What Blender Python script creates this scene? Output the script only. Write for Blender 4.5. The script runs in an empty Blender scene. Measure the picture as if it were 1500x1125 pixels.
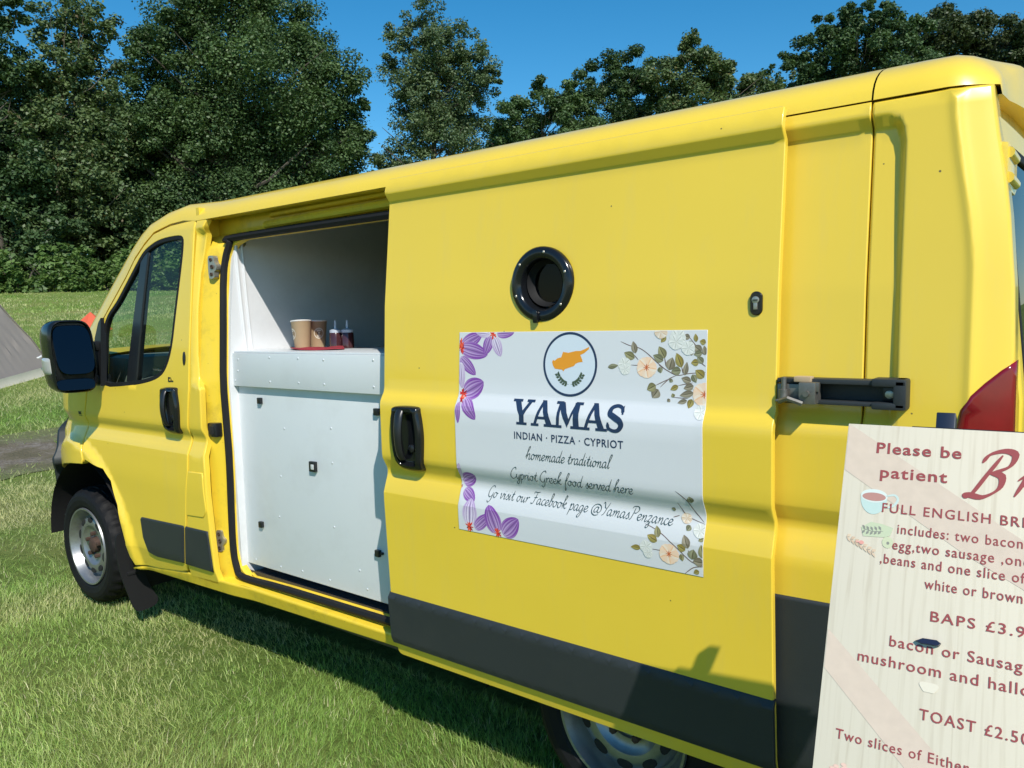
import bpy, bmesh, math, random
import numpy as np
from mathutils import Vector, Matrix
from mathutils.geometry import delaunay_2d_cdt
R = math.radians
scene = bpy.context.scene
col = scene.collection
# ------------------------------------------------------------------ camera, sky, sun, exposure
CAM = (4.59769, -1.75040, 1.55683)
YAW, PITCH, ROLL, FPX = 0.909015, 0.0883013, -0.0265674, 1131.14
cam = bpy.data.cameras.new('camera'); cam_ob = bpy.data.objects.new('camera', cam); col.objects.link(cam_ob)
Fv = Vector((-math.cos(YAW)*math.cos(PITCH), math.sin(YAW)*math.cos(PITCH), -math.sin(PITCH)))
Rv = Fv.cross(Vector((0, 0, 1))).normalized(); Uv = Rv.cross(Fv)
c_, s_ = math.cos(ROLL), math.sin(ROLL)
R2, U2 = Rv*c_ + Uv*s_, Uv*c_ - Rv*s_
mw = Matrix.Identity(4)
for i in range(3):
    mw[i][0], mw[i][1], mw[i][2], mw[i][3] = R2[i], U2[i], -Fv[i], CAM[i]
cam_ob.matrix_world = mw
cam.sensor_width = 36.0; cam.lens = 36.0*FPX/1500; cam.clip_start = 0.05; cam.clip_end = 2000
scene.camera = cam_ob
SUN = Vector((1.4, -1.0, 1.65)).normalized()
world = bpy.data.worlds.new('World'); scene.world = world; world.use_nodes = True
wn = world.node_tree.nodes; wl = world.node_tree.links
sky = wn.new('ShaderNodeTexSky'); sky.sky_type = 'NISHITA'; sky.sun_disc = False
sky.sun_elevation = math.asin(SUN.z); sky.sun_rotation = math.atan2(SUN.x, SUN.y)
sky.altitude = 0; sky.air_density = 1.0; sky.dust_density = 0.1; sky.ozone_density = 4.0
hsv = wn.new('ShaderNodeHueSaturation'); hsv.inputs['Saturation'].default_value = 1.34; hsv.inputs['Hue'].default_value = .489
wl.new(sky.outputs[0], hsv.inputs['Color']); wl.new(hsv.outputs[0], wn['Background'].inputs[0]); wn['Background'].inputs[1].default_value = 0.140
sun = bpy.data.lights.new('sun', 'SUN'); sun.energy = 5.0; sun.angle = R(0.53); sun.color = (1.0, 0.95, 0.86)
sun_ob = bpy.data.objects.new('sun', sun); col.objects.link(sun_ob)
sun_ob.rotation_euler = SUN.to_track_quat('Z', 'Y').to_euler(); sun_ob.location = (8, -8, 12)
scene.view_settings.view_transform = 'Standard'; scene.view_settings.look = 'None'
scene.view_settings.exposure = 0.02; scene.view_settings.gamma = 1.0
scene.view_settings.use_curve_mapping = False

# ------------------------------------------------------------------ helpers
def srgb(r, g, b):
    f = lambda c: (c/255/12.92) if c/255 <= .04045 else ((c/255+.055)/1.055)**2.4
    return (f(r), f(g), f(b))
def link(name, me, mat=None, parent=None, label=None):
    o = bpy.data.objects.new(name, me); col.objects.link(o)
    if mat is not None:
        if isinstance(mat, (list, tuple)):
            for m in mat: me.materials.append(m)
        else: me.materials.append(mat)
    if parent is not None: o.parent = parent
    if label: o['label'] = label
    return o
def thing(name, label, cat, loc=(0, 0, 0), group=None):
    o = bpy.data.objects.new(name, None); col.objects.link(o)
    o.empty_display_size = .2; o.location = loc; o['label'] = label; o['category'] = cat
    if group: o['group'] = group
    return o
class MB:
    """collects verts and faces for ONE mesh"""
    def __init__(s): s.v = []; s.f = []; s.m = []; s.mi = 0
    def add(s, vs, fs):
        b = len(s.v); s.v += [tuple(v) for v in vs]
        for f in fs: s.f.append(tuple(b+i for i in f)); s.m.append(s.mi)
    def box(s, x0, x1, y0, y1, z0, z1, bev=0.0):
        if bev <= 0:
            vs = [(x, y, z) for x in (x0, x1) for y in (y0, y1) for z in (z0, z1)]
            s.add(vs, [(0, 1, 3, 2), (4, 6, 7, 5), (0, 4, 5, 1), (2, 3, 7, 6), (0, 2, 6, 4), (1, 5, 7, 3)])
        else:
            bm = bmesh.new(); bmesh.ops.create_cube(bm, size=1)
            for v in bm.verts:
                v.co = Vector((x0+(v.co.x+.5)*(x1-x0), y0+(v.co.y+.5)*(y1-y0), z0+(v.co.z+.5)*(z1-z0)))
            bmesh.ops.bevel(bm, geom=bm.edges[:], offset=bev, segments=2, affect='EDGES', profile=.6)
            bm.verts.ensure_lookup_table(); bm.verts.index_update()
            s.add([v.co for v in bm.verts], [[v.index for v in f.verts] for f in bm.faces]); bm.free()
    def xbox(s, M, sx, sy, sz, bev=0.0):
        b = len(s.v); s.box(-sx/2, sx/2, -sy/2, sy/2, -sz/2, sz/2, bev)
        for i in range(b, len(s.v)): s.v[i] = tuple(M @ Vector(s.v[i]))
    def rings(s, rings, closed=True, cap0=False, cap1=False):
        n = len(rings[0]); vs = [p for r in rings for p in r]; fs = []
        for i in range(len(rings)-1):
            for j in range(n if closed else n-1):
                k = (j+1) % n
                fs.append((i*n+j, i*n+k, (i+1)*n+k, (i+1)*n+j))
        if cap0: fs.append(tuple(reversed(range(n))))
        if cap1: fs.append(tuple((len(rings)-1)*n+j for j in range(n)))
        s.add(vs, fs)
    def tube(s, pts, r, n=10, caps=True):
        pts = [Vector(p) for p in pts]; rr = r if isinstance(r, (list, tuple)) else [r]*len(pts)
        rings = []; prev = None
        for i, p in enumerate(pts):
            t = (pts[min(i+1, len(pts)-1)]-pts[max(i-1, 0)]).normalized()
            if prev is None:
                a = t.orthogonal().normalized()
            else:
                a = (prev-t*prev.dot(t)).normalized()
            prev = a; b = t.cross(a)
            rings.append([p+(a*math.cos(2*math.pi*k/n)+b*math.sin(2*math.pi*k/n))*rr[i] for k in range(n)])
        s.rings(rings, True, caps, caps)
    def lathe(s, prof, O, axis, n=32, cap0=False, cap1=False):
        """prof: (distance along axis, radius)"""
        ax = Vector(axis).normalized(); a = ax.orthogonal().normalized()
        if abs(ax.z) < .5: a = Vector((0, 0, 1)); a = (a-ax*a.dot(ax)).normalized()
        b = ax.cross(a); O = Vector(O)
        s.rings([[O+ax*h+(a*math.cos(2*math.pi*k/n)+b*math.sin(2*math.pi*k/n))*r for k in range(n)] for h, r in prof], True, cap0, cap1)
    def sphere(s, c, r, n=10, sc=(1, 1, 1)):
        c = Vector(c)
        rings = [[(c.x+sc[0]*r*math.sin(t)*math.cos(2*math.pi*k/n), c.y+sc[1]*r*math.sin(t)*math.sin(2*math.pi*k/n), c.z+sc[2]*r*math.cos(t)) for k in range(n)] for t in [math.pi*(i+.02)/(n//2+.04) for i in range(n//2+1)]]
        s.rings(rings, True, True, True)
    def poly(s, pts): s.add(pts, [tuple(range(len(pts)))])
    def build(s, name, mat, parent=None, smooth=40, label=None):
        me = bpy.data.meshes.new(name); me.from_pydata(s.v, [], s.f)
        if max(s.m, default=0) > 0: me.polygons.foreach_set('material_index', s.m)
        me.validate()
        bm = bmesh.new(); bm.from_mesh(me); bmesh.ops.recalc_face_normals(bm, faces=bm.faces[:]); bm.to_mesh(me); bm.free()
        if smooth:
            me.polygons.foreach_set('use_smooth', [True]*len(me.polygons)); me.set_sharp_from_angle(angle=R(smooth))
        return link(name, me, mat, parent, label)

def inside_poly(P, poly):
    P = np.asarray(P, float); x, y = P[:, 0], P[:, 1]; r = np.zeros(len(P), bool)
    n = len(poly)
    for i in range(n):
        x0, y0 = poly[i]; x1, y1 = poly[(i+1) % n]
        if y0 == y1: continue
        c = ((y0 > y) != (y1 > y)) & (x < (x1-x0)*(y-y0)/(y1-y0)+x0)
        r ^= c
    return r
def dist_poly(P, poly):
    P = np.asarray(P, float); d = np.full(len(P), 1e9); n = len(poly)
    for i in range(n):
        a = np.array(poly[i]); b = np.array(poly[(i+1) % n]); ab = b-a; L = (ab@ab) or 1e-12
        t = np.clip(((P-a)@ab)/L, 0, 1); q = a+t[:, None]*ab
        d = np.minimum(d, np.hypot(*(P-q).T))
    return d
def area(poly): return .5*sum(a[0]*b[1]-b[0]*a[1] for a, b in zip(poly, poly[1:]+poly[:1]))
def inset(poly, r):
    """offset a CCW polygon inwards by r"""
    out = []; n = len(poly)
    for i in range(n):
        a, b, c = Vector(poly[i-1]), Vector(poly[i]), Vector(poly[(i+1) % n])
        e0 = (b-a).normalized(); e1 = (c-b).normalized()
        n0 = Vector((-e0.y, e0.x)); n1 = Vector((-e1.y, e1.x)); m = n0+n1
        if m.length < 1e-6: m = n0
        m.normalize(); k = max(.35, m.dot(n0)); q = b+m*(r/k); out.append((q.x, q.y))
    return out
def round_poly(poly, r, seg=5):
    """round every corner of a polygon; r may be a list"""
    out = []; n = len(poly)
    for i in range(n):
        a, b, c = Vector(poly[i-1]), Vector(poly[i]), Vector(poly[(i+1) % n]); ri = r[i] if isinstance(r, (list, tuple)) else r
        d0, d1 = (a-b), (c-b); k = min(ri, .45*d0.length, .45*d1.length)
        if k < 1e-5: out.append(tuple(b)); continue
        p0 = b+d0.normalized()*k; p1 = b+d1.normalized()*k
        for j in range(seg+1):
            t = j/seg; q = p0*(1-t)**2+b*2*t*(1-t)+p1*t*t; out.append((q.x, q.y))
    return out
def refine(poly, step):
    out = []; n = len(poly)
    for i in range(n):
        a, b = poly[i], poly[(i+1) % n]; L = math.hypot(b[0]-a[0], b[1]-a[1]); k = max(1, int(math.ceil(L/step)))
        for j in range(k): out.append((a[0]+(b[0]-a[0])*j/k, a[1]+(b[1]-a[1])*j/k))
    return out
def spline(pts, n=6, closed=False):
    out = []; m = len(pts); rng = range(m if closed else m-1)
    for i in rng:
        g = (lambda k: pts[k % m]) if closed else (lambda k: pts[min(max(k, 0), m-1)])
        p0, p1, p2, p3 = map(np.array, (g(i-1), g(i), g(i+1), g(i+2)))
        for j in range(n):
            t = j/n
            out.append(tuple(.5*((2*p1)+(-p0+p2)*t+(2*p0-5*p1+4*p2-p3)*t*t+(-p0+3*p1-3*p2+p3)*t**3)))
    if not closed: out.append(tuple(pts[-1]))
    return out
def panel(name, outline, M, mat, parent=None, holes=(), grid=.06, rows=(), edge=.004, thick=.015, out=(0, -1, 0), sharp_step=.04, label=None, gridx=None):
    """sheet-metal panel: outline in (a,b), M(a,b,depth)->xyz with depth measured inwards; rounded edge, returned flange, analytic normals"""
    out = Vector(out)
    loops = []
    for k, lp in enumerate([list(outline)]+[list(h) for h in holes]):
        A = area(lp)
        if (A < 0) == (k == 0): lp = lp[::-1]
        lp = refine(lp, sharp_step); l2 = []
        for j in range(len(lp)):
            a, b = lp[j], lp[(j+1) % len(lp)]; l2.append(a)
            cs = [r for r in rows if min(a[1], b[1])+.003 < r < max(a[1], b[1])-.003]
            for r in sorted(cs, reverse=b[1] < a[1]):
                t = (r-a[1])/(b[1]-a[1]); l2.append((a[0]+(b[0]-a[0])*t, r))
        loops.append(l2)
    V2 = []; E = []; lev = []
    ring_idx = []
    for lp in loops:
        i0 = len(V2); n = len(lp); V2 += lp; lev += [1]*n; E += [(i0+j, i0+(j+1) % n) for j in range(n)]
        ins = inset(lp, edge); i1 = len(V2); V2 += ins; lev += [0]*n; E += [(i1+j, i1+(j+1) % n) for j in range(n)]
        ring_idx.append((i0, n))
    xs = [q[0] for q in loops[0]]; zs = [q[1] for q in loops[0]]
    gx = np.arange(min(xs)+(gridx or grid)/2, max(xs), gridx or grid)
    gz = sorted(set(list(np.arange(min(zs)+grid/2, max(zs), grid))+[r for r in rows if min(zs) < r < max(zs)]))
    P = np.array([(x, z) for z in gz for x in gx]) if len(gx) and len(gz) else np.zeros((0, 2))
    if len(P):
        k = inside_poly(P, loops[0]) & (dist_poly(P, loops[0]) > edge*2.2+.004)
        for lp in loops[1:]: k &= ~inside_poly(P, lp) & (dist_poly(P, lp) > edge*2.2+.004)
        P = P[k]; V2 += [tuple(q) for q in P]; lev += [0]*len(P)
    v, e, f, ov, oe, of = delaunay_2d_cdt([Vector(q) for q in V2], E, [], 0, 1e-6)
    v = [tuple(q) for q in v]
    L = [min([lev[i] for i in o], default=0) if o else 0 for o in ov]
    cen = np.array([np.mean([v[i] for i in t], axis=0) for t in f])
    ok = inside_poly(cen, loops[0])
    for lp in loops[1:]: ok &= ~inside_poly(cen, lp)
    f = [t for t, k in zip(f, ok) if k]
    bidx = {}
    for new, o in enumerate(ov):
        for i in o: bidx[i] = new
    def nrm(a, b):
        h = .0025
        n = (Vector(M(a+h, b, 0))-Vector(M(a-h, b, 0))).cross(Vector(M(a, b+h, 0))-Vector(M(a, b-h, 0)))
        n.normalize()
        return n if n.dot(out) > 0 else -n
    pts = []; nors = []
    tang = {}
    for lp, (i0, n) in zip(loops, ring_idx):
        for j in range(n):
            a, b, c = Vector(lp[j-1]), Vector(lp[j]), Vector(lp[(j+1) % n]); e0 = (c-a).normalized()
            o2 = Vector((e0.y, -e0.x)); q = b+o2*.002
            d = (Vector(M(q.x, q.y, 0))-Vector(M(b.x, b.y, 0))).normalized(); tang[bidx[i0+j]] = d
    for i, q in enumerate(v):
        n = nrm(*q)
        if L[i] and i in tang:
            pts.append(tuple(M(q[0], q[1], edge))); nors.append(tuple((n*.55+tang[i]*.8).normalized()))
        else:
            pts.append(tuple(M(q[0], q[1], 0))); nors.append(tuple(n))
    faces = [tuple(t) for t in f]
    # flip so that they face outwards
    for k, t in enumerate(faces):
        a, b, c = (Vector(pts[i]) for i in t[:3])
        if (b-a).cross(c-a).dot(out) < 0: faces[k] = t[::-1]
    nl = [nors[i] for t in faces for i in t]
    if thick:
        for lp, (i0, n) in zip(loops, ring_idx):
            base = len(pts)
            for j in range(n):
                a = bidx[i0+j]; q = lp[j]
                pts.append(pts[a]); nors.append(tuple(tang[a])); pts.append(tuple(M(q[0], q[1], edge+thick))); nors.append(tuple(tang[a]))
            for j in range(n):
                k = (j+1) % n; t = (base+2*j, base+2*k, base+2*k+1, base+2*j+1)
                A, B_, C_ = (Vector(pts[i]) for i in t[:3])
                if (B_-A).cross(C_-A).dot(Vector(nors[t[0]])) < 0: t = t[::-1]
                faces.append(t); nl += [nors[i] for i in t]
    me = bpy.data.meshes.new(name); me.from_pydata(pts, [], faces)
    me.polygons.foreach_set('use_smooth', [True]*len(me.polygons))
    me.normals_split_custom_set(nl)
    return link(name, me, mat, parent, label)
def flat_mesh(name, polys, place, mat, parent=None, tints=None):
    """flat printed shapes: polys = list of (list of 2D tris/polys); place(a,b,k)->xyz"""
    pass
# ------------------------------------------------------------------ materials
def nt(name):
    m = bpy.data.materials.new(name); m.use_nodes = True
    return m, m.node_tree.nodes, m.node_tree.links, m.node_tree.nodes['Principled BSDF']
def mat(name, colr, rough=.5, metal=0, coat=0, spec=.5, var=0, vscale=6, bump=0, bscale=80, dirt=None, dscale=3, damt=.3, rvar=0):
    m, N, L, P = nt(name)
    P.inputs['Base Color'].default_value = (*colr, 1); P.inputs['Roughness'].default_value = rough
    P.inputs['Metallic'].default_value = metal; P.inputs['Coat Weight'].default_value = coat
    P.inputs['Coat Roughness'].default_value = .06; P.inputs['Specular IOR Level'].default_value = spec
    tc = N.new('ShaderNodeTexCoord'); src = None
    if var or dirt or rvar:
        n1 = N.new('ShaderNodeTexNoise'); n1.inputs['Scale'].default_value = vscale; n1.inputs['Detail'].default_value = 6
        L.new(tc.outputs['Object'], n1.inputs['Vector'])
        mx = N.new('ShaderNodeMix'); mx.data_type = 'RGBA'
        mx.inputs[6].default_value = (*[c*(1-var) for c in colr], 1); mx.inputs[7].default_value = (*[min(1, c*(1+var)) for c in colr], 1)
        L.new(n1.outputs['Fac'], mx.inputs[0]); src = mx.outputs[2]
        if dirt:
            n2 = N.new('ShaderNodeTexNoise'); n2.inputs['Scale'].default_value = dscale; n2.inputs['Detail'].default_value = 10; n2.inputs['Roughness'].default_value = .7
            L.new(tc.outputs['Object'], n2.inputs['Vector'])
            r = N.new('ShaderNodeMapRange'); r.inputs[1].default_value = .5; r.inputs[2].default_value = .8; r.inputs[4].default_value = damt
            L.new(n2.outputs['Fac'], r.inputs[0])
            m2 = N.new('ShaderNodeMix'); m2.data_type = 'RGBA'; m2.inputs[7].default_value = (*dirt, 1)
            L.new(r.outputs[0], m2.inputs[0]); L.new(src, m2.inputs[6]); src = m2.outputs[2]
        L.new(src, P.inputs['Base Color'])
        if rvar:
            r = N.new('ShaderNodeMapRange'); r.inputs[3].default_value = rough-rvar; r.inputs[4].default_value = rough+rvar
            L.new(n1.outputs['Fac'], r.inputs[0]); L.new(r.outputs[0], P.inputs['Roughness'])
    if bump:
        n3 = N.new('ShaderNodeTexNoise'); n3.inputs['Scale'].default_value = bscale; n3.inputs['Detail'].default_value = 4
        L.new(tc.outputs['Object'], n3.inputs['Vector'])
        b = N.new('ShaderNodeBump'); b.inputs['Strength'].default_value = bump; b.inputs['Distance'].default_value = .002
        L.new(n3.outputs['Fac'], b.inputs['Height']); L.new(b.outputs[0], P.inputs['Normal'])
    return m
def glass(name, tint, rough=.0, ior=1.28):
    m, N, L, P = nt(name); N.remove(P)
    t = N.new('ShaderNodeBsdfTransparent'); t.inputs[0].default_value = (*tint, 1)
    g = N.new('ShaderNodeBsdfGlossy'); g.inputs['Roughness'].default_value = rough
    f = N.new('ShaderNodeFresnel'); gm = N.new('ShaderNodeNewGeometry'); mr = N.new('ShaderNodeMapRange'); mr.inputs[3].default_value = ior; mr.inputs[4].default_value = 1/ior; L.new(gm.outputs['Backfacing'], mr.inputs[0]); L.new(mr.outputs[0], f.inputs[0])
    mx = N.new('ShaderNodeMixShader'); L.new(f.outputs[0], mx.inputs[0]); L.new(t.outputs[0], mx.inputs[1]); L.new(g.outputs[0], mx.inputs[2])
    L.new(mx.outputs[0], N['Material Output'].inputs[0]); return m
def attr_mat(name, attr='tint', rough=.6, coat=0):
    m, N, L, P = nt(name); a = N.new('ShaderNodeAttribute'); a.attribute_name = attr
    L.new(a.outputs['Color'], P.inputs['Base Color']); P.inputs['Roughness'].default_value = rough; P.inputs['Coat Weight'].default_value = coat
    return m
YEL = (.83, .585, .052)
M_yel = mat('yellow_paint', YEL, .34, coat=.45, var=.05, vscale=2.2, bump=.015, bscale=9, rvar=.06)
def weather(m, spots, scale):
    """stone chips, fly specks and faint dust film on the paint"""
    N, L = m.node_tree.nodes, m.node_tree.links; P = N['Principled BSDF']; src = P.inputs['Base Color'].links[0].from_socket
    tc = N.new('ShaderNodeTexCoord'); v = N.new('ShaderNodeTexVoronoi'); v.inputs['Scale'].default_value = scale; L.new(tc.outputs['Object'], v.inputs[0])
    r = N.new('ShaderNodeMapRange'); r.inputs[1].default_value = .045; r.inputs[2].default_value = .075; r.inputs[3].default_value = 1; r.inputs[4].default_value = 0; L.new(v.outputs['Distance'], r.inputs[0])
    sp = N.new('ShaderNodeSeparateColor'); L.new(v.outputs['Color'], sp.inputs[0]); g = N.new('ShaderNodeMath'); g.operation = 'GREATER_THAN'; g.inputs[1].default_value = 1-spots; L.new(sp.outputs[0], g.inputs[0])
    k = N.new('ShaderNodeMath'); k.operation = 'MULTIPLY'; L.new(r.outputs[0], k.inputs[0]); L.new(g.outputs[0], k.inputs[1])
    mp = N.new('ShaderNodeMapping'); mp.inputs['Scale'].default_value = (7, 7, .9); L.new(tc.outputs['Object'], mp.inputs[0])
    n = N.new('ShaderNodeTexNoise'); n.inputs['Scale'].default_value = 2.2; n.inputs['Detail'].default_value = 8; n.inputs['Roughness'].default_value = .7; L.new(mp.outputs[0], n.inputs[0])
    d = N.new('ShaderNodeMapRange'); d.inputs[1].default_value = .52; d.inputs[2].default_value = .78; d.inputs[4].default_value = .10; L.new(n.outputs['Fac'], d.inputs[0])
    a = N.new('ShaderNodeMix'); a.data_type = 'RGBA'; a.inputs[7].default_value = (.50, .44, .30, 1); L.new(d.outputs[0], a.inputs[0]); L.new(src, a.inputs[6])
    b = N.new('ShaderNodeMix'); b.data_type = 'RGBA'; b.inputs[7].default_value = (.10, .07, .03, 1); L.new(k.outputs[0], b.inputs[0]); L.new(a.outputs[2], b.inputs[6]); L.new(b.outputs[2], P.inputs['Base Color'])
weather(M_yel, .07, 26)
M_yeld = mat('yellow_paint_worn', (.82, .57, .035), .45, coat=.2, var=.05, vscale=5, dirt=(.12, .085, .03), dscale=7, damt=.55)
weather(M_yeld, .35, 40)
M_trim = mat('grey_plastic', (.022, .027, .030), .55, var=.12, vscale=4, bump=.12, bscale=350, dirt=(.055, .055, .052), dscale=5, damt=.3)
M_blk = mat('black_plastic', (.012, .013, .015), .32, var=.1, rvar=.08, vscale=9)
M_gloss = mat('black_gloss', (.008, .009, .011), .16, rvar=.05, vscale=14, var=.1)
M_rub = mat('rubber', (.010, .010, .011), .7, spec=.3, var=.2, bump=.15, bscale=120)
M_tyre = mat('tyre_rubber', (.007, .007, .008), .65, spec=.22, var=.25, vscale=14, bump=.2, bscale=160)
M_rim = mat('rim_silver', (.29, .30, .31), .38, metal=.75, var=.12, vscale=9, dirt=(.10, .07, .05), dscale=8, damt=.5)
M_rust = mat('rusty_steel', (.07, .042, .03), .8, metal=.3, var=.4, vscale=40)
M_zinc = mat('zinc_steel', (.50, .47, .40), .42, metal=.8, var=.2, vscale=50, dirt=(.12, .08, .05), dscale=30, damt=.6)
M_white = mat('white_panel', (.66, .69, .705), .40, var=.02, vscale=3, bump=.04, bscale=14, coat=.1, dirt=(.40, .40, .37), dscale=4.5, damt=.22)
M_lin = mat('dimmed_lining', (.10, .10, .11), .6, var=.1)  # unseen lining, colour darkened to cut bounced light on the bulkhead
M_wall = mat('white_lining', (.70, .71, .73), .30, var=.05, vscale=2.5, bump=.04, bscale=5, dirt=(.45, .45, .45), dscale=2, damt=.5)
M_wood = mat('raw_wood', (.45, .33, .2), .7, var=.2, vscale=20)
M_dark = mat('dark_void', (.010, .010, .010), .8)
M_int = mat('cab_plastic', (.17, .19, .175), .6, var=.15)
M_seat = mat('seat_fabric', (.045, .05, .05), .85, var=.3, vscale=30, bump=.2, bscale=200)
M_glass = glass('cab_glass', (.80, .88, .83)); M_glassd = glass('porthole_glass', (.10, .105, .12), .02)
M_rglass = glass('rear_glass', (.30, .38, .35))
M_mirror = mat('mirror_glass', (.014, .019, .027), .03, metal=1.0)
M_red = mat('red_lens', (.19, .004, .008), .16, coat=.35, var=.45, vscale=14)
M_clear = mat('clear_lens', (.42, .42, .40), .15, coat=.5, var=.1, vscale=30)
M_navy = mat('navy_ink', (.016, .035, .085), .45)
M_slate = mat('slate_ink', (.035, .075, .085), .45)
M_vinyl = mat('white_vinyl', (.665, .68, .70), .42, coat=.08, var=.015, vscale=5, bump=.02, bscale=12)
M_orange = mat('orange_ink', (.78, .31, .02), .45)
M_print = attr_mat('printed_colours', rough=.45)
M_maroon = mat('maroon_ink', (.30, .055, .055), .5)
# ------------------------------------------------------------------ van surfaces (metres, van axis = x, near side y = 0)
DOOR_PROFILE=[(0.30,.075),(0.36,.045),(.42,.028),(.47,.014),(.63,.004),(.80,-.003),(.950,-.009),(.980,-.009),(1.035,.011),(1.05,.013),(1.062,.010),(1.095,-.008),(1.110,-.010),(1.275,-.010),(1.288,-.007),(1.317,.010),(1.330,.013),(1.6,.030),(1.935,.070),(1.945,.068),(1.965,.052),(1.975,.050),(2.0,.058),(2.03,.075)]
BODY=.048
def lerp_table(t,z):
    if z<=t[0][0]: return t[0][1]
    for (a,p),(b,q) in zip(t,t[1:]):
        if z<=b: return p+(q-p)*(z-a)/(b-a)
    return t[-1][1]
def smooth(a,b,x):
    t=min(1,max(0,(x-a)/(b-a))); return t*t*(3-2*t)
def prof(z): return lerp_table(DOOR_PROFILE,z)
def outer(z):
    if z<1.27: return prof(z)
    if z<1.975: return -.006+.056*((z-1.27)/.705)**1.25
    return prof(z)
def body_y(x,z):
    # recess mask: 1 inside the pressed side panel
    m=1.0
    if z>1.2:
        xr=4.252; zt=1.975; r=.05
        dx=max(0,x-(xr-.022-r)); dz=max(0,z-(zt-.012-r))
        if x>3.8:
            d=(dx*dx+dz*dz)**.5-r
            m=1-smooth(-.008,.012,d)*smooth(0,r,dx)
        m*=smooth(1.42,1.47,x)
    y=BODY+outer(z)+(prof(z)-outer(z))*m
    # flared lower cab
    y-=.014*(1-smooth(.80,1.04,z))*(1-smooth(1.55,1.75,x))
    # pressed wheel-arch flare of the front wheel
    if x<1.1 and z<1.12:
        d=((x-.20)**2+(z-.36)**2)**.5
        y-=.026*(1-smooth(.575,.635,d))*(1-smooth(1.0,1.1,z))
    # plan curve at the nose
    x0=.35+.7*max(0,z-1.4)
    if x<x0: y+=.44*(x0-x)**2
    # rear corner chamfer
    xc=4.328+.045*(1-smooth(1.6,2.02,z)) if z<2.02 else 4.328
    if x>xc: y+=.42*(x-xc)+3.0*max(0,x-xc-.045)**2
    if x>4.25: y-=.0035*2.718281828**(-((x-xc)/.011)**2)
    return y
YC = 1.03
def BMp(a, b, d): return (a, body_y(a, b)+d, b)
def FMp(a, b, d): return (a, 2*YC-body_y(a, b)-d, b)
def DMp(a, b, d): return (a, prof(b)+d, b)
AP = [(.36, .04), (.47, .014), (1.3, .005), (1.6, .03), (1.935, .07)]
def ap_y(z): return lerp_table(AP, z)+BODY+.055
def AMp(a, b, d): return (a, ap_y(b)-.043*(1-smooth(1.455, 1.555, a))*(1-smooth(1.88, 1.94, b))+.035*smooth(1.932, 1.945, b)+d, b)
ROWS = [z for z, _ in DOOR_PROFILE]+[1.43, 1.5, .57, .52]
van = thing('delivery_van', 'yellow panel van with its side door slid open as a food stall', 'van')
van.location = (2.2, 1.03, 0); bpy.context.view_layer.update()
class _Par: pass
def fix_parent(o, parent):
    o.parent = parent; o.matrix_parent_inverse = parent.matrix_world.inverted()
VAN0 = Vector((2.2, 1.03, 0))
def vpart(o):
    """hang a part built in world coordinates on the van"""
    o.parent = van; o.matrix_parent_inverse = Matrix.Translation(-VAN0); return o
def sub(o, parent):
    o.parent = parent; return o

# --- rear quarter, pillar, aperture, sill
arch_r = [(3.49+.44*math.cos(t), .36+.44*math.sin(t)) for t in [math.pi*i/14 for i in range(15)]]   # right to left over the top
side = vpart(panel('side_panel', [(2.72, .40), (2.72, 2.001), (4.1655, 2.001), (4.1655, .36)]+[(3.94, .36)]+arch_r[1:-1]+[(3.04, .36)], BMp, M_yel, grid=.04, rows=ROWS, thick=.03, edge=.003))
rear_edge = [(4.391, 2.001), (4.405, 1.9), (4.42, 1.807), (4.429, 1.734), (4.441, 1.588), (4.446, 1.438), (4.450, 1.2), (4.452, .9), (4.452, .36)]
corner = vpart(panel('rear_corner_panel', [(4.1682, 2.001)]+rear_edge+[(4.1682, .36)], BMp, M_yel, grid=.03, gridx=.006, rows=ROWS, thick=.06, edge=.007))
lower = vpart(panel('lower_trim', [(3.93, .878), (4.449, .888), (4.449, .37), (3.95, .37), (3.93, .62)], lambda a, b, d: (a, body_y(a, b)-.009+d, b), M_trim, rows=ROWS, thick=.02, edge=.008))
shut = [(1.43, 2.012), (1.416, 1.6), (1.402, 1.243), (1.369, 1.041), (1.366, .903), (1.315, .667), (1.270, .447)]
bp_edge = [(1.517, 2.006), (1.49, 1.951), (1.459, 1.777), (1.453, 1.629), (1.454, 1.422), (1.462, 1.319), (1.496, 1.27), (1.489, 1.104), (1.489, 1.021), (1.494, .979), (1.502, .914), (1.507, .706), (1.510, .475), (1.513, .41)]
pillar = vpart(panel('door_pillar', [(x+.007, z) for x, z in shut]+[(1.275, .395), (1.513, .40)]+bp_edge[::-1], BMp, M_yel, grid=.03, rows=ROWS, thick=.022, edge=.006))
seal_in = [(2.84, 1.908), (1.677, 1.908), (1.608, 1.889), (1.580, 1.836), (1.571, 1.743), (1.581, 1.596), (1.586, 1.423), (1.594, 1.1), (1.594, .932), (1.582, .70), (1.580, .56), (1.598, .490), (1.648, .452), (1.95, .461), (2.84, .468)]
apert = vpart(panel('door_aperture', [(1.44, 2.03), (2.9, 2.03), (2.9, .41), (1.47, .41)], AMp, M_yeld, holes=[seal_in], rows=ROWS, thick=.03, edge=.004))
mb = MB(); path = spline(seal_in[::-1], 4)
for i, off in enumerate((0,)):
    pts = [(x-.0 if x > 1.7 else x-.010, ap_y(z)-.006, z) for x, z in path]
    pts = [(x, y, z+(.012 if z > 1.88 else (-.006 if z < .50 else 0))) for x, y, z in pts]
    mb.tube(pts, .0155, 8)
vpart(mb.build('door_seal', M_rub))
sill = vpart(panel('sill', [(.70, .331), (1.517, .360), (2.74, .385), (2.74, .436), (1.55, .428), (1.30, .415), (1.02, .386), (.765, .352)], BMp, M_yeld, grid=.04, rows=ROWS, thick=.075, edge=.010))
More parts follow.
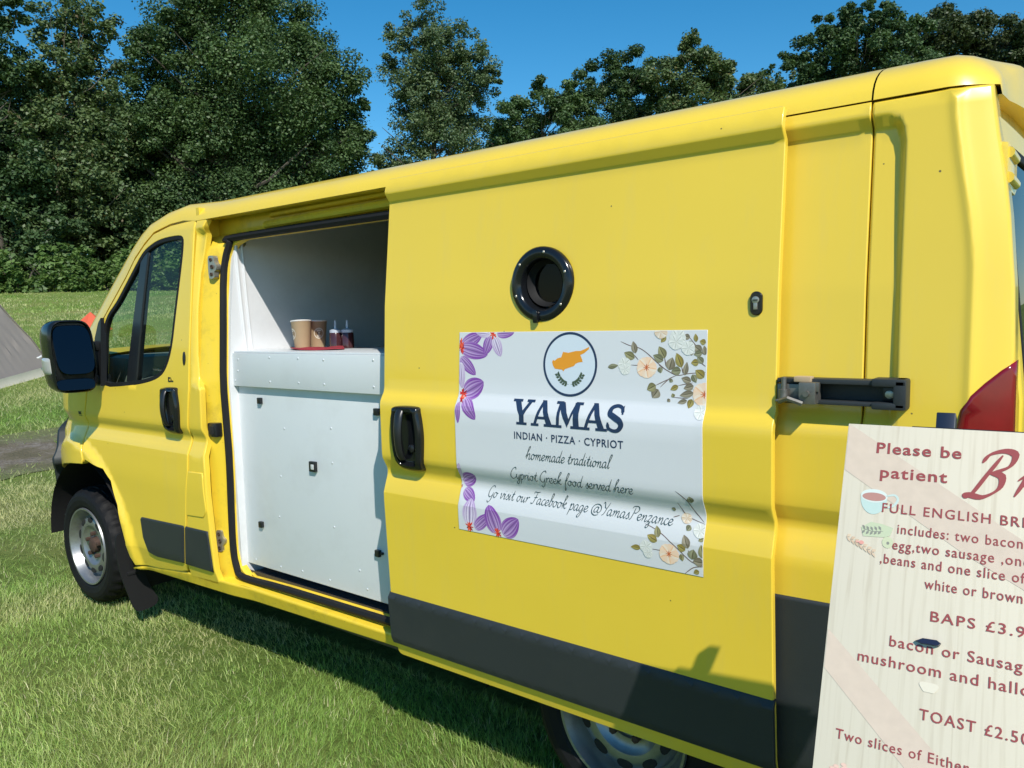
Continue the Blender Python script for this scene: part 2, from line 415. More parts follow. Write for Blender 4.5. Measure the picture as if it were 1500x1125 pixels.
# header track over the open doorway and sill track under it
mb = MB()
mb.tube([(1.78, .23, 1.957), (1.82, .195, 1.958), (1.95, .190, 1.960), (2.9, .190, 1.966)], .017, 8)
mb.tube([(1.80, .23, 1.995), (1.86, .20, 2.0), (2.9, .195, 2.006)], .014, 8)
mb.box(1.56, 2.9, .235, .25, 1.93, 2.06)
vpart(mb.build('header_track', M_yeld))
mb = MB(); mb.box(1.425, 1.447, .115, .33, 1.86, 2.06); vpart(mb.build('header_end', M_yeld))
mb = MB()
mb.box(1.58, 2.86, .115, .19, .36, .425)
mb.box(1.60, 2.86, .150, .158, .42, .468)
vpart(mb.build('sill_track', mat('grimy_track', (.07, .055, .03), .6, var=.4, vscale=12)))
mb = MB(); mb.tube([(1.66, .14, .462), (1.75, .128, .435), (1.9, .126, .432), (2.86, .128, .452)], .007, 6)
vpart(mb.build('sill_rib', M_yeld))
# --- cab door
cab_out = [(1.43, 2.012), (1.316, 2.007), (1.21, 2.002), (1.077, 1.976), (.997, 1.932), (.909, 1.871), (.826, 1.788), (.705, 1.684), (.585, 1.582), (.527, 1.521), (.474, 1.431), (.41, 1.2), (.362, 1.071), (.354, .958), (.395, .872), (.571, .837), (.639, .781), (.704, .668), (.751, .489), (.750, .405), (.775, .362), (.983, .378), (1.190, .405), (1.252, .42), (1.266, .447), (1.311, .667), (1.362, .903), (1.365, 1.041), (1.398, 1.243), (1.414, 1.6)]
win = [(1.336, 1.939), (1.272, 1.95), (1.147, 1.945), (1.061, 1.927), (.98, 1.892), (.879, 1.804), (.741, 1.679), (.643, 1.608), (.594, 1.517), (.593, 1.38), (.602, 1.267), (.85, 1.272), (1.023, 1.291), (1.144, 1.32), (1.212, 1.368), (1.26, 1.458), (1.292, 1.604), (1.327, 1.78), (1.344, 1.89)]
win = spline(win, 3, True)
def cab_door(M, nm):
    d = vpart(panel(nm, cab_out, M, M_yel, holes=[win], grid=.03, gridx=.025, rows=ROWS, thick=.03, edge=.005))
    wl_ = win if area(win) > 0 else win[::-1]
    s1 = sub(panel('window_seal', inset(wl_, -.004), lambda a, b, e: M(a, b, e+.001), M_rub, holes=[inset(wl_, .017)], thick=.02, edge=.003, sharp_step=.03), d)
    s2 = sub(panel('window', inset(wl_, .004), lambda a, b, e: M(a, b, e+.012), M_glass, thick=0, edge=.001, sharp_step=.05), d)
    s3 = sub(panel('window_bar', [(.963, 1.890), (.826, 1.285), (.928, 1.288), (1.034, 1.905)], lambda a, b, e: M(a, b, e+.004), M_blk, thick=.02, edge=.006, grid=.05), d)
    s4 = sub(panel('trim_strip', round_poly([(.903, .632), (1.300, .646), (1.262, .462), (1.00, .447), (.942, .458), (.905, .530)], .012, 3), lambda a, b, e: M(a, b, e-.010), M_trim, thick=.012, edge=.007, grid=.04), d)
    for s in (s1, s2, s3, s4): s.parent = d
    return d
cab = cab_door(BMp, 'cab_door'); cab_far = cab_door(FMp, 'cab_door')
vpart(panel('pillar_trim', [(1.314, .646), (1.496, .650), (1.504, .464), (1.276, .460)], lambda a, b, d: (a, body_y(a, b)-.010+d, b), M_trim, thick=.012, edge=.007, grid=.04))
vpart(panel('fuel_flap', [(1.373, .906), (1.490, .910), (1.502, .740), (1.472, .709), (1.330, .701)], lambda a, b, d: (a, body_y(a, b)-.005+d, b), M_yel, thick=.012, edge=.004, grid=.04))
def handle(cx, cz, M, parent):
    base = [(-.047, .098), (.045, .10), (.058, .08), (.067, .02), (.066, -.03), (.060, -.085), (.048, -.108), (-.02, -.108), (-.045, -.09), (-.062, -.03), (-.066, .03), (-.060, .08)]
    base = spline(base, 5, True)
    def ring(sc, sz, d, ox=0): return [M(cx+x*sc+ox, cz+z*sz, d) for x, z in base]
    mb = MB()
    mb.rings([ring(1.02, 1.01, .006), ring(1.02, 1.01, -.008), ring(.98, .985, -.018), ring(.90, .94, -.023), ring(.74, .84, -.022), ring(.68, .80, -.014), ring(.60, .74, -.0035)], True, False, True)
    h = mb.build('door_handle', M_gloss, parent, 50)
    g = MB(); pts = [M(cx-.018+.004*math.sin(t*3.1), cz+.092-.165*t, -.014-.022*math.sin(math.pi*t)**.6) for t in [i/12 for i in range(13)]]
    rings = []
    for i, q in enumerate(pts):
        w = .017-.004*(i/12)
        rings.append([(q[0]+w*math.cos(a), q[1]+.010*math.sin(a), q[2]) for a in [2*math.pi*k/12 for k in range(12)]])
    g.rings(rings, True, True, True); g.build('grip', M_blk, parent)
    k = MB(); q = M(cx+.018, cz-.035, .002); k.lathe([(0, .013), (-.012, .013), (-.014, .010)], q, (0, 1, 0), 16, False, True); k.build('key_lock', M_blk, parent)
    return h
for d, M in ((cab, BMp),):
    handle(1.255, 1.175, M, d)
mb = MB()
q = [(1.37+.011*math.cos(t), 1.407+.030*math.sin(t)) for t in [2*math.pi*i/20 for i in range(20)]]
mb.rings([[BMp(x, z, .002) for x, z in q], [BMp(x, z, -.003) for x, z in q], [BMp(1.37+(x-1.37)*.7, 1.407+(z-1.407)*.85, -.004) for x, z in q]], True, False, True)
mb.build('side_lock', M_blk, cab)
mb = MB()
for x0, x1, z0, z1 in ((1.232, 1.238, 1.300, 1.322), (1.240, 1.252, 1.315, 1.321), (1.240, 1.251, 1.300, 1.306), (1.255, 1.259, 1.300, 1.315), (1.262, 1.275, 1.301, 1.307)):
    mb.rings([[BMp(x, z, d) for x, z in ((x0, z0), (x1, z0), (x1, z1), (x0, z1))] for d in (.002, -.002)], True, False, True)
mb.build('badge', M_blk, cab)
# --- sliding door
DOOR_X0, DOOR_X1 = 2.681, 3.991
PORT = (3.326, 1.642)
port_hole = [(PORT[0]+.078*math.cos(t), PORT[1]+.078*math.sin(t)) for t in [2*math.pi*i/36 for i in range(36)]]
door = vpart(panel('sliding_door', round_poly([(DOOR_X0, .400), (DOOR_X1, .400), (DOOR_X1, 2.018), (DOOR_X0, 2.018)], [.02, .02, .008, .008], 3), DMp, M_yel, holes=[port_hole], grid=.055, rows=ROWS, thick=.016, edge=.003))
panel('trim_strip', [(DOOR_X0-.002, .449), (DOOR_X1+.003, .449), (DOOR_X1+.003, .631), (DOOR_X0-.002, .631)], lambda a, b, d: (a, prof(b)-.014+.012*smooth(.612, .633, b)+.004*(1-smooth(.45, .475, b))+d, b), M_trim, door, rows=ROWS+[.60, .61, .615, .62, .625], thick=.012, edge=.003)
handle(2.814, 1.175, DMp, door)
pr = MB(); py = prof(PORT[1])
pr.lathe([(.004, .106), (-.006, .106), (-.012, .102), (-.015, .095), (-.015, .080), (-.010, .073), (.0, .070), (.03, .067), (.06, .064)], (PORT[0], py, PORT[1]), (0, 1, 0), 48)
port = pr.build('porthole', M_gloss, door)
pg = MB(); pg.lathe([(.035, .0665), (.035, .03), (.035, .001)], (PORT[0], py, PORT[1]), (0, 1, 0), 40, False, True); pg.build('porthole_glass', M_glassd, door)
pi_ = MB(); pi_.lathe([(.012, .066), (.028, .060), (.04, .050)], (PORT[0]+.002, py, PORT[1]+.004), (0, 1, 0), 40); pi_.build('inner_gasket', M_rub, door)
for k in range(6):
    sc = MB(); t = R(20+60*k); sc.sphere((PORT[0]+.090*math.cos(t), py-.0155, PORT[1]+.090*math.sin(t)), .0042, 8, (1, .5, 1)); sc.build('screw', M_zinc, door)
tb = MB(); tb.box(PORT[0]-.022, PORT[0]-.006, py-.024, py-.012, PORT[1]-.108, PORT[1]-.070, .004); tb.build('pull_tab', M_gloss, door)
lk = MB(); q = [(math.cos(t)*.0145, (math.sin(t)*.0145+(.0135 if math.sin(t) > 0 else -.0135))) for t in [2*math.pi*i/32 for i in range(32)]]
ly = prof(1.57); LX = 3.941
lk.rings([[(LX+x*s, ly+d, 1.570+z*s) for x, z in q] for s, d in ((1, .002), (1, -.004), (.9, -.0065))], True, False, True)
lock = lk.build('door_lock', M_gloss, door)
lk = MB(); lk.lathe([(-.006, .0085), (-.010, .0085), (-.0105, .007)], (LX, ly, 1.578), (0, 1, 0), 18, False, True); lk.box(LX-.0045, LX+.0045, ly-.0105, ly-.006, 1.556, 1.572, .001)
lk.build('lock_cylinder', M_zinc, door)
lk = MB(); lk.box(LX-.006, LX+.006, ly-.0122, ly-.0112, 1.5768, 1.5792); lk.build('keyhole', M_dark, door)
# --- rail on the rear quarter
mb = MB(); ry = BODY+prof(1.37)
mb.box(3.994, 4.20, ry-.008, ry+.004, 1.343, 1.398, .001); mb.box(3.994, 4.20, ry-.050, ry-.008, 1.388, 1.399, .002); mb.box(3.994, 4.20, ry-.050, ry-.008, 1.342, 1.351, .002)
rail = vpart(mb.build('door_rail', M_trim))
mb = MB(); mb.box(4.196, 4.262, ry-.008, ry+.006, 1.338, 1.402, .003); mb.box(4.196, 4.262, ry-.056, ry-.008, 1.386, 1.403, .004); mb.box(4.196, 4.262, ry-.056, ry-.008, 1.337, 1.352, .004); mb.box(4.238, 4.264, ry-.056, ry-.006, 1.337, 1.403, .006)
cap = mb.build('rail_end_cap', M_trim, rail)
mb = MB(); mb.box(4.213, 4.240, ry-.026, ry-.006, 1.353, 1.384, .002); mb.build('screw_plate', M_blk, rail)
mb = MB(); mb.lathe([(0, .009), (-.006, .009), (-.007, .006)], (4.227, ry-.026, 1.368), (0, 1, 0), 14, False, True); mb.build('screw', M_zinc, rail)
mb = MB()
mb.box(4.050, 4.086, ry-.075, ry-.030, 1.344, 1.392, .002); mb.box(3.995, 4.055, ry-.052, ry-.040, 1.348, 1.386, .002)
mb.box(3.998, 4.075, ry-.074, ry-.050, 1.347, 1.352, .001); mb.lathe([(0, .011), (.022, .011), (.023, .008)], (4.012, ry-.058, 1.352), (0, 0, 1), 12, False, True)
mb.lathe([(0, .006), (.04, .006)], (4.012, ry-.058, 1.362), (0, 0, 1), 10, False, True); mb.tube([(4.006, ry-.070, 1.347), (4.03, ry-.085, 1.356), (4.06, ry-.08, 1.345)], .006, 6)
mb.lathe([(0, .007), (-.01, .007)], (4.068, ry-.075, 1.368), (0, 1, 0), 10, False, True)
mb.box(4.083, 4.092, ry-.07, ry-.058, 1.372, 1.392, .001)
vpart(mb.build('roller_bracket', mat('dull_zinc', (.22, .21, .19), .45, metal=.7, var=.3, vscale=60, dirt=(.05, .04, .03), dscale=25, damt=.8)))
mb = MB(); mb.box(4.035, 4.072, ry-.062, ry-.035, 1.392, 1.404, .002); vpart(mb.build('packing_block', M_wood))
# --- tail light
tail = [(4.449, 1.441), (4.424, 1.421), (4.397, 1.395), (4.375, 1.37), (4.357, 1.34), (4.349, 1.29), (4.347, 1.0), (4.362, .95), (4.451, .95)]
tl = vpart(panel('tail_light', tail, lambda a, b, d: (a, body_y(a, b)-.008+d, b), M_red, grid=.02, thick=.03, edge=.008))

# --- roof with the windscreen pillars
def bez(A, B, C, n): return [A*(1-t)**2+B*2*t*(1-t)+C*t*t for t in [i/n for i in range(n+1)]]
NS = 7
pill = [((.474, 1.440), (.20, 1.49)), ((.527, 1.527), (.30, 1.57)), ((.585, 1.588), (.40, 1.646)), ((.705, 1.690), (.541, 1.759)), ((.826, 1.794), (.671, 1.862)), ((.909, 1.877), (.795, 1.951)), ((.997, 1.938), (.872, 2.003)), ((1.077, 1.982), (.96, 2.043)), ((1.21, 2.008), (1.11, 2.079)), ((1.316, 2.013), (1.28, 2.096))]
stations = []
for (lx, lz), (qx, qz) in pill:
    L_ = Vector((lx, body_y(lx, lz)+.003, lz+.004)); Q_ = Vector((qx, .175, qz))
    C_ = Vector((qx*.8+lx*.2, L_.y+.012, qz*.8+lz*.2))
    stations.append((bez(L_, C_, Q_, NS-1), True))
for x in (1.43, 1.6, 2.0, 2.5, 3.0, 3.5, 4.0, 4.1655, 4.1695, 4.25, 4.31, 4.34, 4.365, 4.383, 4.394, 4.399):
    f = max(0, (x-4.29)/.11); dy = .42*max(0, x-4.328)+.10*(1-math.sqrt(max(0, 1-f*f))) if f > 0 else 0
    dzz = .075*(1-math.sqrt(max(0, 1-f**2))) if f > 0 else 0; ex_ = f
    L_ = Vector((x, body_y(min(x, 4.391), 1.998)+.001+dy*.25, 2.0038)); Q_ = Vector((x, .235+dy*.5, 2.1-dzz))
    C_ = Vector((x, L_.y+.010, 2.066-dzz*.6))
    stations.append((bez(L_, C_, Q_, NS-1), (False, dzz, max(0, f))))
mb = MB()
cr_t = [0, .05, .12, .22, .35, .5]      # crown fractions near -> centre
rows_all = []
for i, (near, is_p) in enumerate(stations):
    far = [Vector((q.x, 2*YC-q.y, q.z)) for q in near]
    Q = near[-1]; cross = []
    bulge = .16*max(0, min(1, (1.43-Q.x)/.5)); dz_, fr = (is_p[1], is_p[2]) if isinstance(is_p, tuple) else (0, 0)
    for t in cr_t[1:]+[1-c for c in cr_t[-2:0:-1]]:
        y = Q.y+(2*YC-2*Q.y)*t; u = 1-(2*t-1)**2
        cross.append(Vector((Q.x-bulge*u+.035*fr*fr*u, y, Q.z+.052*(1-(1-min(t, 1-t)*2)**2.2)+dz_*.72*min(1, u*2.2))))
    rows_all.append((near, cross, far))
def drop_row(Z, dx, zl):
    f = lambda q: Vector((q.x+dx, q.y, min(q.z-.006, 1.978+.050*(1-((q.y-YC)/.92)**2)) if zl else q.z))
    return tuple([f(q) for q in part] for part in Z)
e1 = drop_row(rows_all[-1], .004, True); e2 = drop_row(e1, -.06, False)
rows_all += [e1, e2]; stations += [(e1[0], False), (e2[0], False)]
def connect(a, b):
    n = len(a); mb.add(a+b, [(j, j+1, n+j+1, n+j) for j in range(n-1)])
for i in range(len(stations)-1):
    if abs(stations[i][0][0].x-4.1655) < 1e-4: continue
    A, B = rows_all[i], rows_all[i+1]
    if stations[i][0][-1].x > .90:
        connect(A[0]+A[1]+A[2][::-1], B[0]+B[1]+B[2][::-1])
    else:
        lip = lambda Z: [Z[0][-1]+Vector((.02, .05, 0))]
        lipf = lambda Z: [Z[2][-1]+Vector((.02, -.05, 0))]
        connect(A[0]+lip(A), B[0]+lip(B)); connect(A[2]+lipf(A), B[2]+lipf(B))
# return under the roof edge
for i in range(len(stations)-3):
    for k, sg in ((0, 1), (2, -1)):
        a, b = rows_all[i][k][0], rows_all[i+1][k][0]; w = Vector((0, .075*sg, .004)) if a.x > 1.4 else Vector((.0, .03*sg, 0))
        mb.add([a, b, b+w, a+w], [(0, 1, 2, 3)])
me = bpy.data.meshes.new('roof'); bm = bmesh.new()
for v in mb.v: bm.verts.new(v)
bm.verts.ensure_lookup_table()
for f in mb.f:
    try: bm.faces.new([bm.verts[i] for i in f])
    except ValueError: pass
bmesh.ops.remove_doubles(bm, verts=bm.verts[:], dist=.0004); bmesh.ops.recalc_face_normals(bm, faces=bm.faces[:])
bm.to_mesh(me); bm.free()
me.polygons.foreach_set('use_smooth', [True]*len(me.polygons)); me.set_sharp_from_angle(angle=R(38))
vpart(link('roof', me, M_yel))
# windscreen
ws = []
for i in range(0, 8):
    near, cross, far = rows_all[i]; A = near[-1]+Vector((.012, .02, 0)); row = []
    for k in range(13):
        t = k/12; u = 1-(2*t-1)**2
        row.append(Vector((A.x-(.30-.14*i/7)*u, A.y+(2*YC-2*A.y)*t, A.z+.01*u)))
    ws.append(row)
mb = MB(); mb.rings(ws, False); vpart(mb.build('windscreen', M_glass))
# bonnet, nose, wings, bumper, headlights
wing_top = [(.474, 1.425), (.33, 1.385), (.2, 1.34), (-.1, 1.235), (-.30, 1.15), (-.45, 1.07)]
rows = []
base_row = [Vector((p_.x-.01, p_.y, p_.z-.06)) for p_ in ws[0]]
rows.append(base_row)
for (x, z), bl in zip(wing_top[1:], (.30, .33, .38, .41, .43)):
    y0 = body_y(x, z); r = []
    for k in range(13):
        t = k/12; u = 1-(2*t-1)**2; r.append(Vector((x-bl*u, y0+(2*YC-2*y0)*t, z+.05*u*(1 if x > -.3 else .4))))
    rows.append(r)
mb = MB(); mb.rings(rows, False); vpart(mb.build('bonnet', M_yel))
def nose_row(z, ex):
    y0 = body_y(-.45, .95)+.0; return [Vector((-.45-ex-.43*(1-(2*k/12-1)**2), y0-ex*.7+(2*YC-2*y0+1.4*ex)*k/12, z)) for k in range(13)]
mb = MB(); mb.rings([rows[-1], nose_row(1.0, .03), nose_row(.86, .05), nose_row(.74, .05)], False); vpart(mb.build('front_fascia', M_yel))
mb = MB(); mb.rings([nose_row(.76, .05), nose_row(.75, .10), nose_row(.5, .12), nose_row(.32, .10), nose_row(.27, .05)], False); vpart(mb.build('bumper', M_trim))
mb = MB(); g0, g1 = nose_row(.97, .045), nose_row(.88, .06); mb.rings([g0[4:9], g1[4:9]], False); vpart(mb.build('grille', M_blk))
wing = [(.468, 1.425), (.33, 1.385), (.2, 1.34), (-.1, 1.235), (-.30, 1.15), (-.45, 1.07), (-.45, .74), (-.20, .74), (-.10, .775), (.05, .81), (.22, .833), (.37, .845), (.376, .872), (.346, .958), (.354, 1.071), (.402, 1.2)]
archf = [(-.235, .60), (-.26, .45), (-.25, .34)]
for M, nm in ((BMp, 1), (FMp, 0)):
    w = vpart(panel('front_wing', wing, M, M_yel, grid=.03, gridx=.025, rows=ROWS, thick=.03, edge=.005))
    vpart(panel('bumper_side', [(-.45, 1.0), (-.26, .97), (-.175, .88), (-.135, .79), (-.20, .735), (-.235, .60), (-.26, .45), (-.25, .30), (-.45, .28)], lambda a, b, d, M=M: M(a, b, d-.05), M_trim, grid=.05, thick=.05, edge=.012))
    # arch lip
    hl = MB(); yy = .25 if nm else 2*YC-.25
    hl.sphere((-.60, yy+(.20 if nm else -.20), .93), .13, 14, (.55, .6, .8)); vpart(hl.build('headlight', M_clear))
mb = MB()
for x0, x1, z0, z1 in ((.300, .335, 1.112, 1.116), (.300, .307, 1.100, 1.112), (.311, .318, 1.100, 1.112), (.322, .329, 1.100, 1.112), (.300, .335, 1.092, 1.095)):
    mb.rings([[BMp(x, z, d) for x, z in ((x0, z0), (x1, z0), (x1, z1), (x0, z1))] for d in (.002, -.002)], True, False, True)
vpart(mb.build('wing_badge', M_blk))
# far side
vpart(panel('far_side_panel', [(1.42, .36), (3.04, .36)]+arch_r[::-1][1:-1]+[(3.94, .36), (4.45, .36)]+rear_edge[::-1][1:]+[(1.438, 2.001), (1.41, 1.243)], FMp, M_yel, grid=.15, rows=ROWS, thick=.03))
vpart(panel('sill', [(.70, .331), (1.42, .345), (1.42, .42), (1.02, .386), (.765, .352)], FMp, M_yel, thick=.05))
# rear: brow, doors, windows, hinges
def XR(y, z):
    x = 4.452-(max(0, z-1.35)*.095)
    return x+.035*(1-((y-YC)/.92)**2)
def RM(a, b, d): return (XR(a, b)-d, a, b)
vpart(panel('rear_frame', [(.15, 1.93), (1.91, 1.93), (1.91, 2.0), (1.03, 2.06), (.15, 2.0)], lambda a, b, d: (XR(a, b)-.035-d, a, b), M_yeld, out=(1, 0, 0), grid=.2, thick=.02))
for y0, y1, hy in ((.155, 1.026, 0), (1.034, 1.905, 1)):
    wy0, wy1 = (y0+.045, y1-.06) if not hy else (y0+.06, y1-.045)
    whole = round_poly([(wy0, 1.22), (wy1, 1.22), (wy1, 1.885), (wy0, 1.885)], .06, 4)
    d = vpart(panel('rear_door', [(y0, .56), (y1, .56), (y1, 1.945), (y0, 1.945)], RM, M_yel, out=(1, 0, 0), holes=[whole], grid=.10, thick=.04, edge=.006))
    panel('window', inset(whole if area(whole) > 0 else whole[::-1], -.012), lambda a, b, e: RM(a, b, e+.006), M_rglass, d, out=(1, 0, 0), grid=.2, thick=0, edge=.002)
    panel('window_seal', inset(whole, -.010), lambda a, b, e: RM(a, b, e-.002), M_rub, d, out=(1, 0, 0), holes=[inset(whole, .012)], grid=.5, thick=.01, edge=.003)
    hy_ = y0-.02 if not hy else y1+.02
    for zc in (1.835, .95):
        hb = MB()
        x = XR(hy_, zc)
        ya, yb = (hy_-.012, hy_+.16) if not hy else (hy_-.16, hy_+.012)
        hb.box(x-.02, x+.014, ya, yb, zc-.048, zc+.048, .012); hb.tube([(x+.012, ya+.01, zc-.025), (x+.012, yb-.03, zc-.025)], .0115, 10); hb.tube([(x+.012, ya+.01, zc+.025), (x+.012, yb-.05, zc+.025)], .0115, 10)
        hb.build('hinge', M_yel, d)
rb = MB(); rb.box(4.42, 4.52, .10, 1.96, .36, .55, .03); vpart(rb.build('rear_bumper', M_trim))
# --- chassis, arches, lining, cab
mb = MB(); mb.box(.95, 2.95, .22, 1.84, .30, .40); mb.box(4.0, 4.4, .22, 1.84, .30, .42); mb.box(-.5, .2, .45, 1.6, .3, .5); mb.tube([(.135, .25, .345), (.135, 1.8, .345)], .05); mb.tube([(3.49, .3, .345), (3.49, 1.75, .345)], .06)
vpart(mb.build('chassis', M_dark))
for cx, r_ in ((.20, .47), (3.49, .455)):
    for ya, yb in ((.075, .50), (2*YC-.5, 2*YC-.075)):
        mb = MB()
        mb.rings([[(cx+r_*math.cos(t), y, .36+r_*math.sin(t)) for t in [-(.38 if cx < 1 else 0)+(math.pi+(.38 if cx < 1 else 0))*i/18 for i in range(19)]] for y in (ya, yb)], False)
        yi = yb if ya < 1 else ya
        mb.add([(cx-r_, yi, .36), (cx+r_, yi, .36), (cx+r_, yi, .36+r_), (cx-r_, yi, .36+r_)], [(0, 1, 2, 3)])
        vpart(mb.build('arch_liner', M_rub))
mb = MB()
zs_ = [.42, .47, .7, 1.0, 1.3, 1.43, 1.6, 1.8, 1.87, 1.89, 2.02]
mb.rings([[(x, ap_y(z)+(.012 if z < 1.88 else .07), z) for z in zs_]+[(x, .42, 2.085)]+[(x, 1.66, 2.085)]+[(x, 1.93, z) for z in zs_[::-1]] for x in (1.577, 1.60)], True, True, True)
vpart(mb.build('bulkhead', M_wall))
mb = MB(); mb.tube([(1.603, .183, 1.90), (1.603, .195, 1.65), (1.603, .208, 1.43)], .008, 6); mb.tube([(1.603, .213, 1.90), (1.603, .225, 1.65), (1.603, .238, 1.43)], .006, 6)
vpart(mb.build('bulkhead_rib', M_wall))
mb = MB()
mb.box(1.6, 4.38, 1.88, 1.90, .42, 1.97); mb.box(1.6, 4.36, .30, 1.78, 2.08, 2.09); mb.box(2.86, 4.36, .20, .215, .42, 1.95); mb.box(1.6, 4.36, .2, 1.88, .43, .45)
vpart(mb.build('interior_lining', M_lin))
mb = MB(); mb.box(.25, .62, .30, 1.76, .85, 1.28, .08); mb.box(.08, .42, .25, 1.80, 1.18, 1.395, .05); mb.box(.35, .62, 1.3, 1.72, 1.18, 1.42, .05); mb.box(.78, 1.55, .15, 1.9, .42, .55); mb.box(.2, .78, .55, 1.5, .42, .55); vpart(mb.build('dashboard', M_int))
mb = MB(); st = Vector((.74, 1.50, 1.22)); axd = Vector((.85, 0, .55)).normalized(); u_ = Vector((0, 1, 0)); w_ = axd.cross(u_)
mb.tube([st+(u_*math.cos(t)+w_*math.sin(t))*.19 for t in [2*math.pi*i/28 for i in range(29)]], .014, 8); mb.tube([st-axd*.25, st], .03, 8); mb.tube([st-u_*.18, st+u_*.18], .014, 6); vpart(mb.build('steering_wheel', M_blk))
def seat(y0, y1):
    mb = MB(); mb.box(.95, 1.40, y0, y1, .75, .95, .06)
    for i in range(1):
        Mx = Matrix.Translation((1.42, (y0+y1)/2, 1.16)) @ Matrix.Rotation(R(-12), 4, 'Y'); mb.xbox(Mx, .14, y1-y0, .50, .05)
    return vpart(mb.build('seat', M_seat))
seat(.30, .70); seat(.72, 1.12); seat(1.25, 1.72)
# --- wheels
def wheel(cx, cy, cz, flip=False):
    s = -1 if flip else 1
    t = MB(); n = 120; rings = []
    prf = [(.016, .214), (.004, .232), (-.002, .265), (.001, .292), (.010, .312), (.022, .327), (.034, .336), (.046, .3405), (.060, .3425), (.062, .336), (.070, .336), (.072, .343), (.104, .344), (.106, .336), (.114, .336), (.116, .344), (.150, .343), (.152, .336), (.160, .336), (.162, .3425), (.178, .340), (.19, .334), (.202, .322), (.215, .29), (.212, .214)]
    for h, r in prf:
        ring = []
        for k in range(n):
            rr = r if r < .24 else .24+(r-.24)*.83; ph = k % 4
            if (.02 < h < .061 or .161 < h < .2) and ph in (0, 1): rr -= .006
            if (.071 < h < .105 or .115 < h < .151) and (k+int(h*60)) % 6 in (0, 1): rr -= .005
            a = 2*math.pi*k/n; ring.append((cx+rr*math.cos(a), cy+s*h, cz+rr*math.sin(a)))
        rings.append(ring)
    t.rings(rings)
    root = vpart(t.build('wheel', M_tyre, None, 16))
    r_ = MB(); r_.lathe([(.010, .217), (.002, .214), (.003, .206), (.016, .199), (.030, .192), (.050, .186), (.062, .180), (.060, .172), (.044, .163), (.034, .148), (.030, .128), (.033, .112), (.045, .100), (.052, .085), (.052, .07), (.06, .066), (.06, .02)], (cx, cy, cz), (0, s, 0), 60, False, True)
    rim = r_.build('rim', M_rim, root, 30)
    for k in range(10):
        hl = MB(); a = 2*math.pi*(k+.5)/10; c = Vector((cx+.142*math.cos(a), cy+s*.0335, cz+.142*math.sin(a)))
        tv = Vector((-math.sin(a), 0, math.cos(a))); rv = Vector((math.cos(a), 0, math.sin(a)))
        hl.rings([[c+tv*.027*math.cos(q)*f+rv*.0155*math.sin(q)*f+Vector((0, -s*h, 0)) for q in [2*math.pi*i/14 for i in range(14)]] for f, h in ((1, -.006), (1, .0030), (.9, .0035))], True, False, True)
        hl.build('rim_slot', M_dark, root)
    nb = MB()
    for k in range(5):
        a = 2*math.pi*(k+.2)/5; nb.lathe([(.052, .012), (.030, .012), (.028, .008)], (cx+.066*math.cos(a), cy, cz+.066*math.sin(a)), (0, s, 0), 6, False, True)
    nb.lathe([(.06, .045), (.035, .040), (.028, .030), (.026, .01)], (cx, cy, cz), (0, s, 0), 24, False, True)
    nb.build('hub', M_rust, root)
    return root
wheel(.128, .095, .340); wheel(3.475, .165, .340); wheel(.128, 2*YC-.095, .340, True); wheel(3.475, 2*YC-.165, .340, True)
# --- mud flap
mb = MB(); pl = spline([(.022, .47), (.038, .505), (.09, .50), (.115, .42), (.145, .33), (.162, .24), (.190, .165), (.205, .13), (.19, .10), (.14, .09), (.085, .10), (.055, .20), (.028, .33)], 4, True)
def flapx(z): return .652+.03*((.5-z)/.4)**2*(1 if z < .5 else 0)
mb.rings([[(flapx(z)+d, y, z) for y, z in pl] for d in (-.012, 0, .0)], True, True, True); vpart(mb.build('mud_flap', M_rub))
mb = MB(); mb.box(.655, .672, .06, .16, .285, .305, .004); vpart(mb.build('flap_clamp', M_rub))
# --- wing mirror
def mring(x, sy, sz, yc=-.100, zc=1.415, W_=.092, H_=.178, e=4.2, sl=.05, tilt=0.):
    r = []
    for k in range(40):
        a = 2*math.pi*k/40; c, s = math.cos(a), math.sin(a)
        yy = W_*sy*math.copysign(abs(c)**(2/e), c); zz = H_*sz*math.copysign(abs(s)**(2/e), s)
        r.append((x+.27*yy+tilt*zz, yc+yy-zz*sl, zc+zz))
    return r
mb = MB(); mb.rings([mring(.455, .55, .72), mring(.47, .78, .86), mring(.50, .92, .95), mring(.545, .99, .99), mring(.60, 1.0, 1.0), mring(.626, .985, .99), mring(.630, .93, .96), mring(.600, .90, .945)], True, True, False)
mir = vpart(mb.build('wing_mirror', M_gloss, None, 50))
mb = MB(); mb.rings([mring(.617, .86, .93), mring(.617, .4, .6)], True, True, True); mb.build('mirror_backing', M_blk, mir)
def mpane(z0, z1, nm):
    mb = MB(); H = (z1-z0)/2; mb.rings([mring(.632, .86, 1, zc=(z0+z1)/2, H_=H*.98, tilt=-.13), mring(.634, .84, 1, zc=(z0+z1)/2, H_=H*.95, tilt=-.13)], True, False, True); mb.build(nm, M_mirror, mir, 0)
mpane(1.325, 1.572, 'mirror_glass'); mpane(1.252, 1.308, 'wide_angle_glass')
mb = MB(); mb.rings([[(x, y, z) for x, y, z in mring(xx, sc_, .28, yc=-.128, zc=1.372, W_=.068, H_=.178)] for xx, sc_ in ((.50, .9), (.535, 1.02), (.585, 1.02), (.60, .95))], True, True, True)
mb.build('indicator', M_clear, mir)
mb = MB(); mb.box(.545, .60, -.03, .085, 1.438, 1.485, .012); mb.box(.545, .60, -.03, .085, 1.268, 1.318, .012); mb.box(.552, .585, -.022, .08, 1.30, 1.45, .006)
pts = [(.525, 1.262), (.622, 1.262), (.618, 1.40), (.612, 1.60), (.585, 1.575), (.55, 1.50)]
